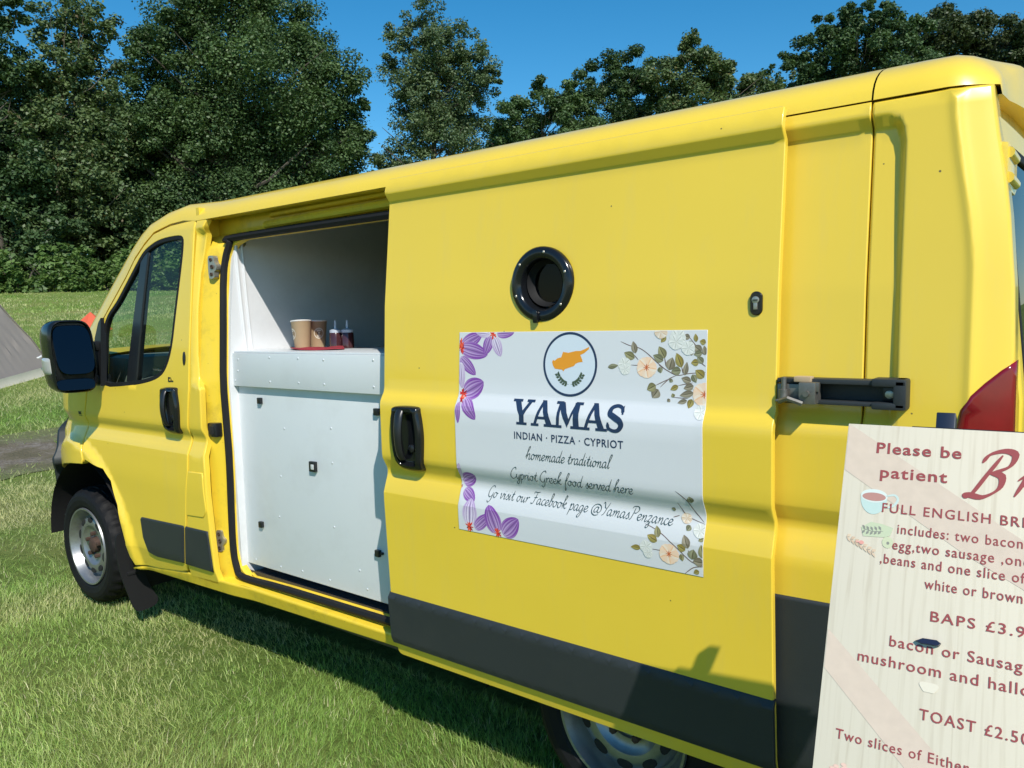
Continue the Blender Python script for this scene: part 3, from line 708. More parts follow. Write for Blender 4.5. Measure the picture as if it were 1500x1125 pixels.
mb.rings([[(x, body_y(x, z)+d, z) for x, z in pts] for d in (.01, -.014, -.018)], True, False, True)
mb.build('mirror_arm', M_blk, mir)
# --- striker plates and latch on the pillar
for zc, xc in ((1.80, 1.522), (.597, 1.500)):
    mb = MB(); yb = ap_y(zc)-.004; q = [(0, .048), (.012, .044), (.016, .02), (.026, .005), (.024, -.012), (.014, -.022), (.013, -.044), (0, -.05), (-.013, -.044), (-.015, 0), (-.013, .042)]
    yb = .114 if zc > 1 else .088
    q = spline(q, 3, True); mb.rings([[(xc+x, yb+d+x*.35, zc+z) for x, z in q] for d in (.02, 0, -.002)], True, False, True)
    s = vpart(mb.build('striker_plate', M_zinc))
    mb = MB()
    for dz_, r in ((.03, .008), (0, .009), (-.032, .008)):
        mb.lathe([(0, r), (-.004, r), (-.004, r*.5), (-.001, r*.4)], (xc+(.006 if dz_ == 0 else 0), yb-.002, zc+dz_), (0, 1, 0), 12, False, True)
    mb.build('bolt', M_rust, s)
mb = MB(); mb.box(1.484, 1.545, .070, .12, 1.064, 1.126, .008); vpart(mb.build('door_latch', M_blk))
mb = MB(); mb.box(1.50, 1.535, .066, .072, 1.076, 1.112, .002); vpart(mb.build('latch_recess', M_dark))
# --- serving counter
mb = MB(); mb.box(1.545, 2.9, .160, .176, .497, 1.30, .002); counter = vpart(mb.build('hatch_panel', M_white))
mb = MB(); mb.box(1.555, 2.9, .138, .16, 1.286, 1.428, .003); strip = vpart(mb.build('counter_front', M_white))
mb = MB(); mb.box(1.603, 2.9, .145, .60, 1.4285, 1.436, .002); vpart(mb.build('counter_top', M_white))
mb = MB(); mb.box(1.515, 1.545, .155, .19, .50, 1.43, .002); mb.box(1.545, 2.9, .18, .20, .50, .53); vpart(mb.build('counter_frame', M_wood))
rv = [(1.579, 1.12), (1.563, .976), (1.56, .819), (1.558, .671), (1.56, .516), (1.66, .52), (1.839, .52), (1.987, .529), (2.162, .524), (2.385, .531), (2.345, .598), (1.914, 1.118), (2.214, 1.14), (2.212, 1.003), (1.873, .914), (1.848, .738), (2.205, .747)]
rs = [(1.865, 1.312), (2.055, 1.314), (2.213, 1.313), (2.492, 1.313), (1.616, 1.31), (1.639, 1.352), (1.869, 1.412), (2.058, 1.411), (2.215, 1.407), (2.495, 1.41), (1.644, 1.401)]
M_riv = mat('rivet_metal', (.70, .72, .74), .35, metal=.3)
for L, y, par in ((rv, .160, counter), (rs, .138, strip)):
    for x, z in L:
        mb = MB(); mb.sphere((x, y, z), .0050, 8, (1, .5, 1)); o = mb.build('rivet', M_riv, par)
for i, (x, z, s) in enumerate(((1.763, 1.227, .012), (2.1, .979, .019), (1.723, .688, .012), (2.485, 1.22, .012), (2.46, .687, .012))):
    mb = MB(); mb.box(x-s, x+s, .146, .16, z-s*1.1, z+s*1.1, .003)
    if i >= 3: mb.box(x, x+s*2.2, .150, .16, z-s*.2, z+s*.5, .002)
    o = mb.build('turn_catch', M_blk, counter)
    if i == 1:
        mb = MB(); mb.box(x-.002, x+.013, .142, .1465, z-.010, z+.010, .001); mb.build('catch_plate', M_riv, counter)
# ------------------------------------------------------------------ printed vinyl on the sliding door
PETALS= [((3.0299, 1.4705), (3.1092, 1.5035), 0.0444), ((3.0259, 1.4644), (3.1315, 1.4425), 0.0512), ((3.0243, 1.4338), (3.0854, 1.3818), 0.0375), ((3.0245, 1.4185), (3.0317, 1.3391), 0.0307), ((3.1422, 1.4974), (3.1199, 1.4424), 0.0375), ((3.1557, 1.4944), (3.1812, 1.438), 0.0358), ((3.1669, 1.5047), (3.2302, 1.5086), 0.0307), ((3.1402, 1.5033), (3.0856, 1.5082), 0.0239), ((3.0409, 1.3242), (3.1172, 1.3617), 0.0648), ((3.0478, 1.3096), (3.1001, 1.2499), 0.0426), ((3.0309, 1.3), (3.03, 1.2347), 0.0205), ((3.0273, 1.0493), (3.0819, 1.0755), 0.0465), ((3.0336, 1.0279), (3.0809, 0.9975), 0.0403), ((3.0162, 1.0509), (3.0284, 1.1123), 0.0211), ((3.0629, 0.9233), (3.0683, 1.005), 0.0589), ((3.0844, 0.9151), (3.1457, 0.9662), 0.0384), ((3.1712, 0.9143), (3.137, 0.9938), 0.062), ((3.194, 0.9123), (3.2525, 0.9676), 0.0589)]
STAMENS= [((3.0278, 1.4735), 0.022), ((3.0301, 1.4583), 0.018), ((3.1517, 1.5033), 0.02), ((3.0368, 1.3241), 0.024), ((3.0378, 1.3091), 0.016), ((3.0184, 1.0371), 0.008), ((3.0625, 0.9175), 0.022), ((3.1733, 0.9146), 0.02)]
LEAVES= [((3.5448, 1.4141), (3.5767, 1.4198), 0.0135), ((3.6267, 1.4514), (3.6184, 1.4831), 0.0186), ((3.6244, 1.4389), (3.5931, 1.4534), 0.0225), ((3.7105, 1.44), (3.6928, 1.4697), 0.024), ((3.7058, 1.4333), (3.6772, 1.4474), 0.0216), ((3.7221, 1.4104), (3.731, 1.4424), 0.027), ((3.7544, 1.41), (3.7282, 1.4072), 0.0225), ((3.7566, 1.4177), (3.7415, 1.4535), 0.0225), ((3.7652, 1.3983), (3.7703, 1.432), 0.015), ((3.6952, 1.4175), (3.7004, 1.4021), 0.015), ((3.782, 1.3836), (3.756, 1.3915), 0.018), ((3.785, 1.4009), (3.7959, 1.3808), 0.0165), ((3.8162, 1.3943), (3.7929, 1.4119), 0.024), ((3.8016, 1.4315), (3.7809, 1.429), 0.018), ((3.8131, 1.4295), (3.7967, 1.4454), 0.0165), ((3.7481, 1.3716), (3.7268, 1.3609), 0.0144), ((3.7892, 1.373), (3.7625, 1.3655), 0.0186), ((3.7896, 1.3557), (3.7522, 1.3476), 0.018), ((3.7725, 1.3365), (3.747, 1.3288), 0.0126), ((3.7853, 1.3404), (3.7772, 1.3173), 0.018), ((3.7117, 1.4952), (3.6987, 1.4797), 0.0135), ((3.7771, 1.4916), (3.7583, 1.496), 0.015), ((3.8079, 1.4573), (3.7869, 1.4722), 0.021), ((3.7844, 1.4776), (3.7681, 1.4776), 0.0126), ((3.7936, 1.4808), (3.7908, 1.5012), 0.012), ((3.8102, 1.4551), (3.7874, 1.4496), 0.0165), ((3.7873, 1.455), (3.7733, 1.4538), 0.0135), ((3.8187, 1.4787), (3.8027, 1.4829), 0.015), ((3.8172, 1.4488), (3.8144, 1.4723), 0.0135), ((3.6939, 1.3608), (3.6771, 1.3388), 0.0285), ((3.6863, 1.3716), (3.6617, 1.3584), 0.024), ((3.731, 1.3886), (3.7252, 1.3796), 0.0114), ((3.7369, 1.3426), (3.7318, 1.3523), 0.0108), ((3.7261, 1.3377), (3.7192, 1.3308), 0.0102)]
STEMS= [[(3.582, 1.482), (3.6083, 1.4717), (3.6341, 1.4661), (3.6571, 1.4539), (3.6875, 1.4297), (3.7148, 1.4102), (3.744, 1.3977)], [(3.6348, 1.4345), (3.623, 1.4468)], [(3.6132, 1.4212), (3.6478, 1.42)], [(3.6938, 1.422), (3.7173, 1.4092), (3.744, 1.3977), (3.7745, 1.4028), (3.8193, 1.4072)], [(3.744, 1.3977), (3.7226, 1.3883), (3.6987, 1.3665)], [(3.7226, 1.3883), (3.6851, 1.3705)], [(3.7481, 1.3726), (3.7867, 1.3805)], [(3.787, 1.3642), (3.8035, 1.3519), (3.8195, 1.3526)], [(3.7357, 1.3425), (3.7759, 1.341)], [(3.7093, 1.4411), (3.7134, 1.419)], [(3.819, 1.4211), (3.8016, 1.4336)], [(3.7724, 1.4959), (3.8079, 1.4551), (3.8194, 1.4509)], [(3.7397, 1.4808), (3.7725, 1.4884)], [(3.7566, 1.4177), (3.7604, 1.4025)]]
LEAVES2= [((3.651, 0.9499), (3.6216, 0.9474), 0.0149), ((3.698, 0.9742), (3.6692, 0.9862), 0.0211), ((3.7005, 0.9841), (3.6915, 1.0117), 0.0186), ((3.7757, 0.9636), (3.7535, 0.9738), 0.0211), ((3.783, 0.9694), (3.7686, 1.0006), 0.0223), ((3.7926, 0.9433), (3.7976, 0.9695), 0.0273), ((3.8238, 0.9396), (3.795, 0.9391), 0.0236), ((3.8263, 0.9493), (3.8166, 0.9841), 0.0248), ((3.7908, 1.0845), (3.7859, 1.1009), 0.0198), ((3.7826, 1.0243), (3.7747, 1.0102), 0.0161), ((3.7635, 0.9523), (3.7681, 0.9342), 0.0136), ((3.8115, 0.9165), (3.7969, 0.909), 0.0136), ((3.7418, 1.0574), (3.7297, 1.0607), 0.0099), ((3.8218, 0.9998), (3.8086, 0.9915), 0.0124)]
STEMS2= [[(3.6577, 1.0115), (3.6849, 1.0041), (3.7178, 0.9889), (3.7536, 0.9646), (3.7925, 0.9363), (3.8284, 0.9303)], [(3.6825, 0.9518), (3.7184, 0.9516)], [(3.7498, 1.1105), (3.7774, 1.0902), (3.7937, 1.06), (3.8173, 1.0355)], [(3.7506, 1.0789), (3.7707, 1.047), (3.8201, 1.0316)], [(3.826, 0.9298), (3.7971, 0.9231), (3.7724, 0.9021)], [(3.7831, 0.9648), (3.788, 0.9518)], [(3.7339, 1.0375), (3.7511, 1.0443)]]
BLOSSOMS= [((3.6592, 1.4157), 0.028, 1), ((3.595, 1.4225), 0.019, 0), ((3.5966, 1.4099), 0.015, 0), ((3.8172, 1.3525), 0.03, 1), ((3.7442, 1.4917), 0.022, 0), ((3.7397, 1.4808), 0.02, 0), ((3.6981, 1.5063), 0.018, 2), ((3.7731, 1.4657), 0.018, 0), ((3.813, 1.3098), 0.018, 0), ((3.731, 0.9466), 0.027, 1), ((3.667, 0.955), 0.018, 0), ((3.6718, 0.9388), 0.013, 0), ((3.7711, 1.0403), 0.014, 2), ((3.8103, 1.0152), 0.018, 0)]
ISLAND= [(3.4012, 1.4535), (3.4193, 1.4512), (3.443, 1.4563), (3.4577, 1.4564), (3.4722, 1.4614), (3.4865, 1.4679), (3.4849, 1.4615), (3.4695, 1.4501), (3.4579, 1.4456), (3.464, 1.4333), (3.4658, 1.4269), (3.4524, 1.4252), (3.4436, 1.4216), (3.4378, 1.4151), (3.42, 1.4097), (3.4081, 1.406), (3.4034, 1.3994), (3.399, 1.4043), (3.3868, 1.4055), (3.3746, 1.4068), (3.3682, 1.4153), (3.365, 1.4254), (3.368, 1.4305), (3.3742, 1.429), (3.3832, 1.4357), (3.3954, 1.4384)]
from mathutils.geometry import tessellate_polygon
CREASES = [.92, .950, .980, 1.01, 1.035, 1.05, 1.062, 1.08, 1.095, 1.110, 1.275, 1.288, 1.30, 1.317, 1.330]
def prints(name, shapes, mats, parent, base, clip=None, rows=CREASES, yfun=prof):
    """shapes: (points, colour or None, lift) or (points, faces, colours, lift); flat prints laid on the door skin, one mesh"""
    bm = bmesh.new(); lay = bm.faces.layers.int.new('ci'); lf = bm.verts.layers.float.new('lift'); pal = []; pidx = {}
    def ci(c):
        c = tuple(round(q, 3) for q in c)
        if c not in pidx: pidx[c] = len(pal); pal.append(c)
        return pidx[c]
    for s in shapes:
        if len(s) == 3:
            pts, c, k = s; tris = tessellate_polygon([[Vector((x, z, 0)) for x, z in pts]]); cs = [c]*len(tris)
        else: pts, tris, cs, k = s
        vs = [bm.verts.new((p[0], 0, p[1])) for p in pts]
        for i, v in enumerate(vs): v[lf] = k(i) if callable(k) else k
        for t, c in zip(tris, cs):
            try: f = bm.faces.new([vs[i] for i in t])
            except ValueError: continue
            f[lay] = ci(c or (0, 0, 0))
    def cut(co, no, clear=False):
        bmesh.ops.bisect_plane(bm, geom=bm.verts[:]+bm.edges[:]+bm.faces[:], dist=1e-7, plane_co=co, plane_no=no, clear_outer=clear)
    if clip:
        x0, x1, z0, z1 = clip
        cut((x0, 0, 0), (-1, 0, 0), True); cut((x1, 0, 0), (1, 0, 0), True); cut((0, 0, z0), (0, 0, -1), True); cut((0, 0, z1), (0, 0, 1), True)
    zz = [v.co.z for v in bm.verts]
    for z in rows:
        if zz and min(zz) < z < max(zz): cut((0, 0, z), (0, 0, 1))
    bmesh.ops.triangulate(bm, faces=bm.faces[:])
    for v in bm.verts: v.co.y = yfun(v.co.z)-base-v[lf]
    for f in bm.faces:
        f.normal_update()
        if f.normal.y > 0: f.normal_flip()
    me = bpy.data.meshes.new(name); cidx = [f[lay] for f in bm.faces]; bm.to_mesh(me); bm.free()
    if pal and mats is M_print:
        a = me.attributes.new('tint', 'FLOAT_COLOR', 'FACE'); buf = np.array([(*pal[i], 1) for i in cidx], np.float32).ravel(); a.data.foreach_set('color', buf)
    return link(name, me, mats, parent)
BX0, BX1, BZ0, BZ1 = 3.018, 3.822, .9025, 1.510
ban = vpart(panel('vinyl_banner', [(BX0, BZ0), (BX1, BZ0), (BX1, BZ1), (BX0, BZ1)], lambda a, b, d: (a, prof(b)-.0016+.3*d, b), M_vinyl, grid=.05, rows=ROWS, thick=.002, edge=.0012))
def ribbon(path, w0, w1, ang, lift=0., n=5, taper=True, closed=False):
    """calligraphic stroke: width depends on direction; returns prints-shape"""
    P = np.array(spline(path, n, closed) if len(path) > 2 else spline([path[0], tuple((np.array(path[0])+np.array(path[1]))/2), path[1]], n)); m = len(P)
    T = np.gradient(P, axis=0); T /= (np.linalg.norm(T, axis=1)[:, None]+1e-9); N_ = np.stack([-T[:, 1], T[:, 0]], 1)
    th = np.arctan2(T[:, 1], T[:, 0]); w = w0+(w1-w0)*np.abs(np.sin(th-ang))**1.3
    if taper: w = w*np.minimum(1, .35+.65*np.minimum(np.arange(m), np.arange(m)[::-1])/2.5)
    A = P+N_*w[:, None]/2; B = P-N_*w[:, None]/2
    pts = [tuple(q) for q in A]+[tuple(q) for q in B]
    return pts, [(i, i+1, m+i+1, m+i) for i in range(m-1)], m
GL = {
'h': ([[(-.1, .3), (.22, 1.3), (.45, 2.05), (.35, 2.25), (.22, 1.8), (.14, .9), (.1, 0)], [(.1, .2), (.3, .85), (.48, .98), (.56, .7), (.5, .15), (.62, 0), (.8, .3)]], .8),
'o': ([[(.3, .98), (.1, .8), (.04, .35), (.22, .0), (.44, .25), (.48, .7), (.3, .98), (.5, .82), (.68, .85)]], .66),
'm': ([[(0, .7), (.12, .95), (.15, .7), (.1, 0)], [(.11, .25), (.3, .88), (.42, .92), (.44, .6), (.4, 0)], [(.41, .25), (.6, .88), (.74, .92), (.76, .6), (.73, .12), (.84, 0), (1., .3)]], 1.),
'n': ([[(0, .7), (.12, .95), (.15, .7), (.1, 0)], [(.11, .25), (.32, .88), (.46, .92), (.48, .6), (.45, .12), (.56, 0), (.72, .3)]], .72),
'e': ([[(.05, .42), (.34, .55), (.45, .8), (.3, 1), (.1, .8), (.05, .35), (.2, .02), (.4, .1), (.58, .4)]], .57),
'a': ([[(.5, .85), (.32, 1), (.1, .75), (.05, .25), (.18, 0), (.4, .3), (.52, .95)], [(.52, .95), (.46, .25), (.56, .0), (.74, .3)]], .72),
'd': ([[(.5, .85), (.32, 1), (.1, .75), (.05, .25), (.18, 0), (.4, .3), (.52, .95)], [(.66, 2.15), (.52, .95), (.46, .25), (.56, .0), (.74, .3)]], .72),
't': ([[(.0, .3), (.2, 1), (.32, 1.75)], [(.32, 1.75), (.2, .5), (.25, .05), (.38, .05), (.52, .3)], [(.02, 1.08), (.45, 1.14)]], .48),
'r': ([[(0, .7), (.12, .95), (.15, .7), (.1, 0)], [(.11, .25), (.25, .8), (.42, 1), (.52, .85)]], .5),
'i': ([[(0, .4), (.14, .95), (.1, .2), (.18, 0), (.36, .3)], [(.2, 1.38), (.24, 1.48)]], .36),
'l': ([[(0, .3), (.3, 1.4), (.42, 2.1), (.3, 2.25), (.18, 1.7), (.12, .4), (.2, 0), (.4, .3)]], .38),
'y': ([[(0, .7), (.1, .95), (.1, .4), (.22, .02), (.42, .4), (.52, .95)], [(.52, .95), (.44, -.3), (.2, -.98), (.02, -.8), (.2, -.35), (.6, .25)]], .62),
'p': ([[(0, .6), (.15, 1.05), (.1, 0), (.0, -.95)], [(.1, .3), (.25, .9), (.42, 1), (.52, .6), (.4, .1), (.2, .02), (.12, .2)]], .62),
'k': ([[(-.05, .3), (.22, 1.3), (.45, 2.05), (.35, 2.25), (.22, 1.8), (.14, .9), (.1, 0)], [(.12, .4), (.42, 1), (.5, .8), (.2, .52)], [(.2, .52), (.45, .05), (.66, .25)]], .66),
'f': ([[(.05, .3), (.35, 1.2), (.52, 2.0), (.4, 2.25), (.26, 1.6), (.1, 0), (-.05, -.85), (.05, -.95), (.14, -.4)], [(.05, .9), (.42, .98)]], .45),
's': ([[(0, .2), (.2, .8), (.28, 1.02), (.32, .7), (.38, .3), (.24, .0), (.06, .1)], [(.26, 0), (.46, .3)]], .46),
'v': ([[(0, .7), (.1, .95), (.18, .05), (.4, .5), (.45, 1), (.55, .85), (.66, .9)]], .6),
'g': ([[(.5, .85), (.32, 1), (.1, .75), (.05, .25), (.18, 0), (.4, .3), (.52, .95)], [(.52, .95), (.44, -.3), (.2, -.98), (.02, -.8), (.2, -.35), (.65, .25)]], .68),
'u': ([[(0, .7), (.12, .95), (.1, .25), (.2, 0), (.4, .35), (.5, .95)], [(.5, .95), (.46, .2), (.55, 0), (.72, .3)]], .7),
'b': ([[(.0, .3), (.3, 1.4), (.42, 2.1), (.3, 2.25), (.18, 1.7), (.1, .3), (.22, 0), (.42, .3), (.42, .8), (.32, .95), (.6, .9)]], .6),
'c': ([[(.42, .85), (.28, 1), (.08, .7), (.06, .25), (.22, 0), (.4, .1), (.55, .35)]], .52),
'z': ([[(0, .85), (.15, 1), (.42, .95), (.05, .02), (.22, .1), (.35, -.1), (.3, -.7), (.12, -.9), (.05, -.6), (.55, .25)]], .56),
'C': ([[(.75, 1.75), (.62, 2.15), (.28, 1.9), (.03, 1.1), (.08, .3), (.35, 0), (.65, .2), (.85, .5)]], .84),
'G': ([[(.8, 1.8), (.66, 2.15), (.3, 1.9), (.03, 1.1), (.1, .3), (.38, .02), (.65, .4), (.74, .95)], [(.74, .95), (.62, -.4), (.32, -.95), (.1, -.6)]], .86),
'F': ([[(.1, 1.75), (.2, 2.1), (.55, 2.05), (1.0, 2.2)], [(.6, 2.05), (.42, 1), (.28, .15), (.06, 0), (-.02, .25)], [(.2, 1.08), (.72, 1.16)]], .8),
'Y': ([[(.0, 1.8), (.15, 2.1), (.25, 1.7), (.3, 1.25), (.5, 1.1)], [(.88, 2.15), (.56, 1.1), (.36, .2), (.12, -.1)]], .76),
'P': ([[(.1, 1.75), (.3, 2.1), (.8, 2.15), (.98, 1.65), (.72, 1.1), (.42, 1.05)], [(.52, 2.0), (.36, .9), (.22, .1), (.02, 0)]], .98),
'B': ([[(.02, 1.55), (.12, 1.95), (.5, 2.15), (.85, 2.0), (.85, 1.45), (.4, 1.1)], [(.5, 1.95), (.33, 1.0), (.16, .08), (-.08, .02)], [(.4, 1.1), (.78, 1.0), (.88, .45), (.55, .02), (.1, .06), (-.08, .02)]], .98),
'@': ([[(.92, .9), (.72, 1.12), (.5, .95), (.38, .5), (.52, .2), (.78, .5), (.9, 1.1), (.84, .4), (1.0, .2), (1.25, .6), (1.15, 1.3), (.75, 1.6), (.3, 1.4), (.06, .8), (.16, .1), (.6, -.25), (1.1, -.05)]], 1.4),
' ': ([], .42)}
def script(text, x0, x1, z, xh, wmin=.07, wmax=.17, slant=.26, lift=0.):
    adv = sum(GL[c][1] for c in text); sx = (x1-x0)/adv; out = []; cx = 0; k = 0
    for c in text:
        for st in GL[c][0]:
            path = [(x0+(cx+px+slant*py*xh/sx*.9)*sx, z+py*xh) for px, py in st]
            pts, fs, m = ribbon(path, wmin*xh, wmax*xh, R(40), n=5)
            k += 1; kk = (k % 6)*.00001
            out.append((pts, fs, [None]*len(fs), (lambda i, m=m, kk=kk: lift+kk+(i % m)*2e-6)))
        cx += GL[c][1]
    return out
FONT_CACHE = {}
def text_geo(s, spacing=1.0, bold=0.0):
    key = (s, spacing, bold)
    if key in FONT_CACHE: return FONT_CACHE[key]
    cu = bpy.data.curves.new('lettering', 'FONT'); cu.body = s; cu.space_character = spacing; cu.offset = bold; cu.resolution_u = 3; cu.fill_mode = 'FRONT'
    ob = bpy.data.objects.new('lettering', cu); col.objects.link(ob); bpy.context.view_layer.update()
    me = bpy.data.meshes.new_from_object(ob); vs = [(v.co.x, v.co.y) for v in me.vertices]; fs = [tuple(p.vertices) for p in me.polygons]
    bpy.data.objects.remove(ob); bpy.data.curves.remove(cu); bpy.data.meshes.remove(me)
    FONT_CACHE[key] = (vs, fs); return vs, fs
def text_shape(full, prefix, a0, a1, base, cap, flip=1, spacing=1.12, bold=.012, lift=0):
    """place text so that its prefix spans a0..a1; cap height in metres"""
    pv, _ = text_geo(prefix, spacing, bold); xs = [p[0] for p in pv]; k = (a1-a0)/(max(xs)-min(xs))
    hv, _ = text_geo('H', spacing, bold); ch = max(p[1] for p in hv); ky = cap/ch
    vs, fs = text_geo(full, spacing, bold); x0 = min(xs)
    return ([(a0+(x-x0)*k, base+flip*y*ky) for x, y in vs], fs, [None]*len(fs), lift)
# crocus print
SG = lambda r, g, b: tuple(min(.95, c*.98) for c in srgb(r, g, b))
def mixc(a, b, t): return tuple(p+(q-p)*t for p, q in zip(a, b))
shapes = []; lift = 0.
LIL, PUR, DRK, WHT = SG(222, 200, 232), SG(128, 62, 160), SG(84, 30, 118), SG(243, 236, 246)
rng = random.Random(4)
for bi, (b, t, w) in enumerate(PETALS):
    b = np.array(b); t = np.array(t); d = t-b; L_ = np.linalg.norm(d); d /= L_; n_ = np.array([-d[1], d[0]]); NU, NV = 16, 13
    pale = bi in (3, 5, 7, 14, 13); pts = []
    for i in range(NU+1):
        u = i/NU; hw = w/2*max(.0, math.sin(math.pi*min(1, .06+.94*u**.85)))**.62*(1 if i < NU else 0)
        if i == 0: hw = w*.10
        for j in range(NV+1): pts.append(tuple(b+d*L_*u+n_*hw*(2*j/NV-1)))
    fs, cs = [], []
    for i in range(NU):
        for j in range(NV):
            u = (i+.5)/NU; v = abs(2*(j+.5)/NV-1); f = (.10 if pale else .30)+.55*u*(.6+.4*v)+.35*v**3
            if j % 2 == 1 and u > .05: f += .30
            c = mixc(WHT if pale else LIL, PUR, min(1, f*(.75 if pale else 1)))
            if j == NV//2: c = mixc(c, DRK, .75)
            elif j in (3, 9) and u < .8: c = mixc(c, DRK, .35)
            fs.append((i*(NV+1)+j, i*(NV+1)+j+1, (i+1)*(NV+1)+j+1, (i+1)*(NV+1)+j)); cs.append(c)
    lift += .000006; shapes.append((pts, fs, cs, lift))
for (c, r) in STAMENS:
    for k in range(9):
        a = 2*math.pi*k/9+rng.uniform(-.25, .25); rr = r*rng.uniform(.6, 1.0); e = (c[0]+rr*.8*math.cos(a), c[1]+rr*math.sin(a))
        p, f, m = ribbon([c, ((c[0]+e[0])/2+rng.uniform(-.002, .002), (c[1]+e[1])/2), e], r*.16, r*.28, 0, n=3); lift += .000006
        cc = SG(*rng.choice([(226, 62, 40), (205, 40, 34), (238, 96, 62), (150, 28, 30)])); shapes.append((p, f, [cc]*len(f), lift))
prints('crocus_print', shapes, M_print, ban, .0019, clip=(BX0+.001, BX1-.001, BZ0+.001, BZ1-.001))
# blossom sprig print
shapes = []; lift = 0.
for st in STEMS+STEMS2:
    p, f, m = ribbon(st, .0018, .0026, 0, n=4); lift += .00001; shapes.append((p, f, [SG(112, 90, 84)]*len(f), lift))
def almond(b, t, w, c0, c1, cm, pw=.8, ep=.9):
    global lift
    b = np.array(b); t = np.array(t); d = t-b; L_ = np.linalg.norm(d); d /= L_; n_ = np.array([-d[1], d[0]]); NU = 9
    pts = []; fs = []; cs = []
    for i in range(NU+1):
        u = i/NU; hw = w/2*math.sin(math.pi*u**pw)**ep if 0 < i < NU else 0
        for v in (-1, -.5, -.10, .10, .5, 1): pts.append(tuple(b+d*L_*u+n_*hw*v))
    for i in range(NU):
        for j in range(5):
            fs.append((i*6+j, i*6+j+1, i*6+7+j, i*6+6+j)); cc = (mixc(c0, cm, .35), c0, cm, c1, mixc(c1, cm, .25))[j]; cs.append(mixc(cc, cm, .35*(1-i/NU)))
    lift += .000006; shapes.append((pts, fs, cs, lift))
for b, t, w in LEAVES+LEAVES2:
    g = rng.choice([((142, 138, 92), (172, 166, 120)), ((128, 130, 98), (160, 160, 128)), ((165, 145, 62), (180, 165, 90)), ((140, 130, 110), (172, 162, 140))])
    almond(b, t, w, SG(*g[0]), SG(*g[1]), SG(88, 82, 60))
for (c, r, ty) in BLOSSOMS:
    for k in range(5):
        a = 2*math.pi*k/5+.4*r*100; e = (c[0]+r*1.05*math.cos(a), c[1]+r*math.sin(a)); 
        if ty == 1: c0, c1, cm = SG(240, 226, 208), SG(243, 212, 184), SG(236, 190, 150)
        elif ty == 2: c0, c1, cm = SG(236, 226, 212), SG(228, 205, 180), SG(206, 180, 150)
        else: c0, c1, cm = SG(238, 238, 232), SG(228, 230, 224), SG(190, 192, 184)
        almond(c, e, r*1.15, c0, c1, cm, 1.5, .5)
    if ty == 1:
        for k in range(8):
            a = 2*math.pi*k/8; p, f, m = ribbon([c, (c[0]+r*.33*math.cos(a), c[1]+r*.33*math.sin(a))], .0016, .0026, 0, n=3); lift += .000006; shapes.append((p, f, [SG(214, 104, 40) if k % 2 else SG(176, 78, 36)]*len(f), lift))
prints('blossom_print', shapes, M_print, ban, .0019, clip=(BX0+.001, BX1-.001, BZ0+.001, BZ1-.001))
# emblem: ring, island, wreath
EC = (3.4235, 1.4195); ER = .0885
def circ(r, n=72): return [(EC[0]+r*math.cos(2*math.pi*i/n), EC[1]+r*math.sin(2*math.pi*i/n)) for i in range(n)]
prints('emblem_disc', [(circ(ER-.002), None, 0)], mat('pale_ink', (.63, .70, .77), .42), ban, .0020)
o_, i_ = circ(ER), circ(ER-.0066)
prints('emblem_ring', [(o_+i_, [(k, (k+1) % 72, 72+(k+1) % 72, 72+k) for k in range(72)], [None]*72, 0)], M_navy, ban, .0024)
prints('island_map', [(ISLAND, None, 0)], M_orange, ban, .0024)
shapes = []; lift = 0
for sgn in (-1, 1):
    arc = [(EC[0]+.001+sgn*(.0465*math.sin(q)), EC[1]+.0005-.0560*math.cos(q)*1.0+.0) for q in [R(a) for a in (3, 20, 38, 56)]]
    arc = [(x, z) for x, z in arc]
    p, f, m = ribbon(arc, .0008, .0012, 0, n=5); shapes.append((p, f, [None]*len(f), lift))
    for i, (x, z) in enumerate(spline(arc, 2)[1:]):
        tg = R(12+i*9)
        for side_ in (-1, 1):
            a = (tg if sgn > 0 else math.pi-tg)+side_*.75; e = (x+.0115*math.cos(a), z+.0115*math.sin(a)); dd = np.array(e)-np.array((x, z)); nn = np.array([-dd[1], dd[0]])*.34; mid = (np.array((x, z))+np.array(e))/2
            lift += .00001; shapes.append(([(x, z), tuple(mid+nn), e, tuple(mid-nn)], None, lift))
prints('wreath', shapes, mat('olive_ink', (.06, .09, .05), .45), ban, .0024)
# YAMAS in slab-serif capitals
H0, H1 = 1.2475, 1.3165
def rect(a, b, c, d): return [(a, b), (c, b), (c, d), (a, d)]
LET = {
'Y': ([[(.08, .97), (.30, .97), (.57, .44), (.40, .36)], [(.76, .97), (.87, .97), (.57, .40), (.47, .45)], rect(.39, .04, .57, .45), rect(0, .93, .40, 1), rect(.64, .93, .96, 1), rect(.26, 0, .70, .07)], .93),
'A': ([[(.10, .04), (.19, .04), (.50, .97), (.41, .97)], [(.40, 1), (.55, 1), (.90, .04), (.69, .04)], rect(.24, .29, .70, .36), rect(0, 0, .31, .07), rect(.58, 0, 1.0, .07)], .98),
'M': ([[(.13, .04), (.22, .04), (.27, .97), (.18, .97)], [(.17, .97), (.38, .97), (.67, .28), (.58, .06)], [(.58, .06), (.65, .20), (.97, .97), (.86, .97)], [(.86, .04), (1.07, .04), (1.02, .97), (.84, .97)], rect(.02, 0, .34, .07), rect(.75, 0, 1.19, .07), rect(.05, .93, .32, 1), rect(.88, .93, 1.15, 1)], 1.2),
'S': ([], .70)}
shapes = []; cx = 0; tot = .93+.98+1.2+.98+.70; k0 = (3.607-3.237)/tot; lift = 0
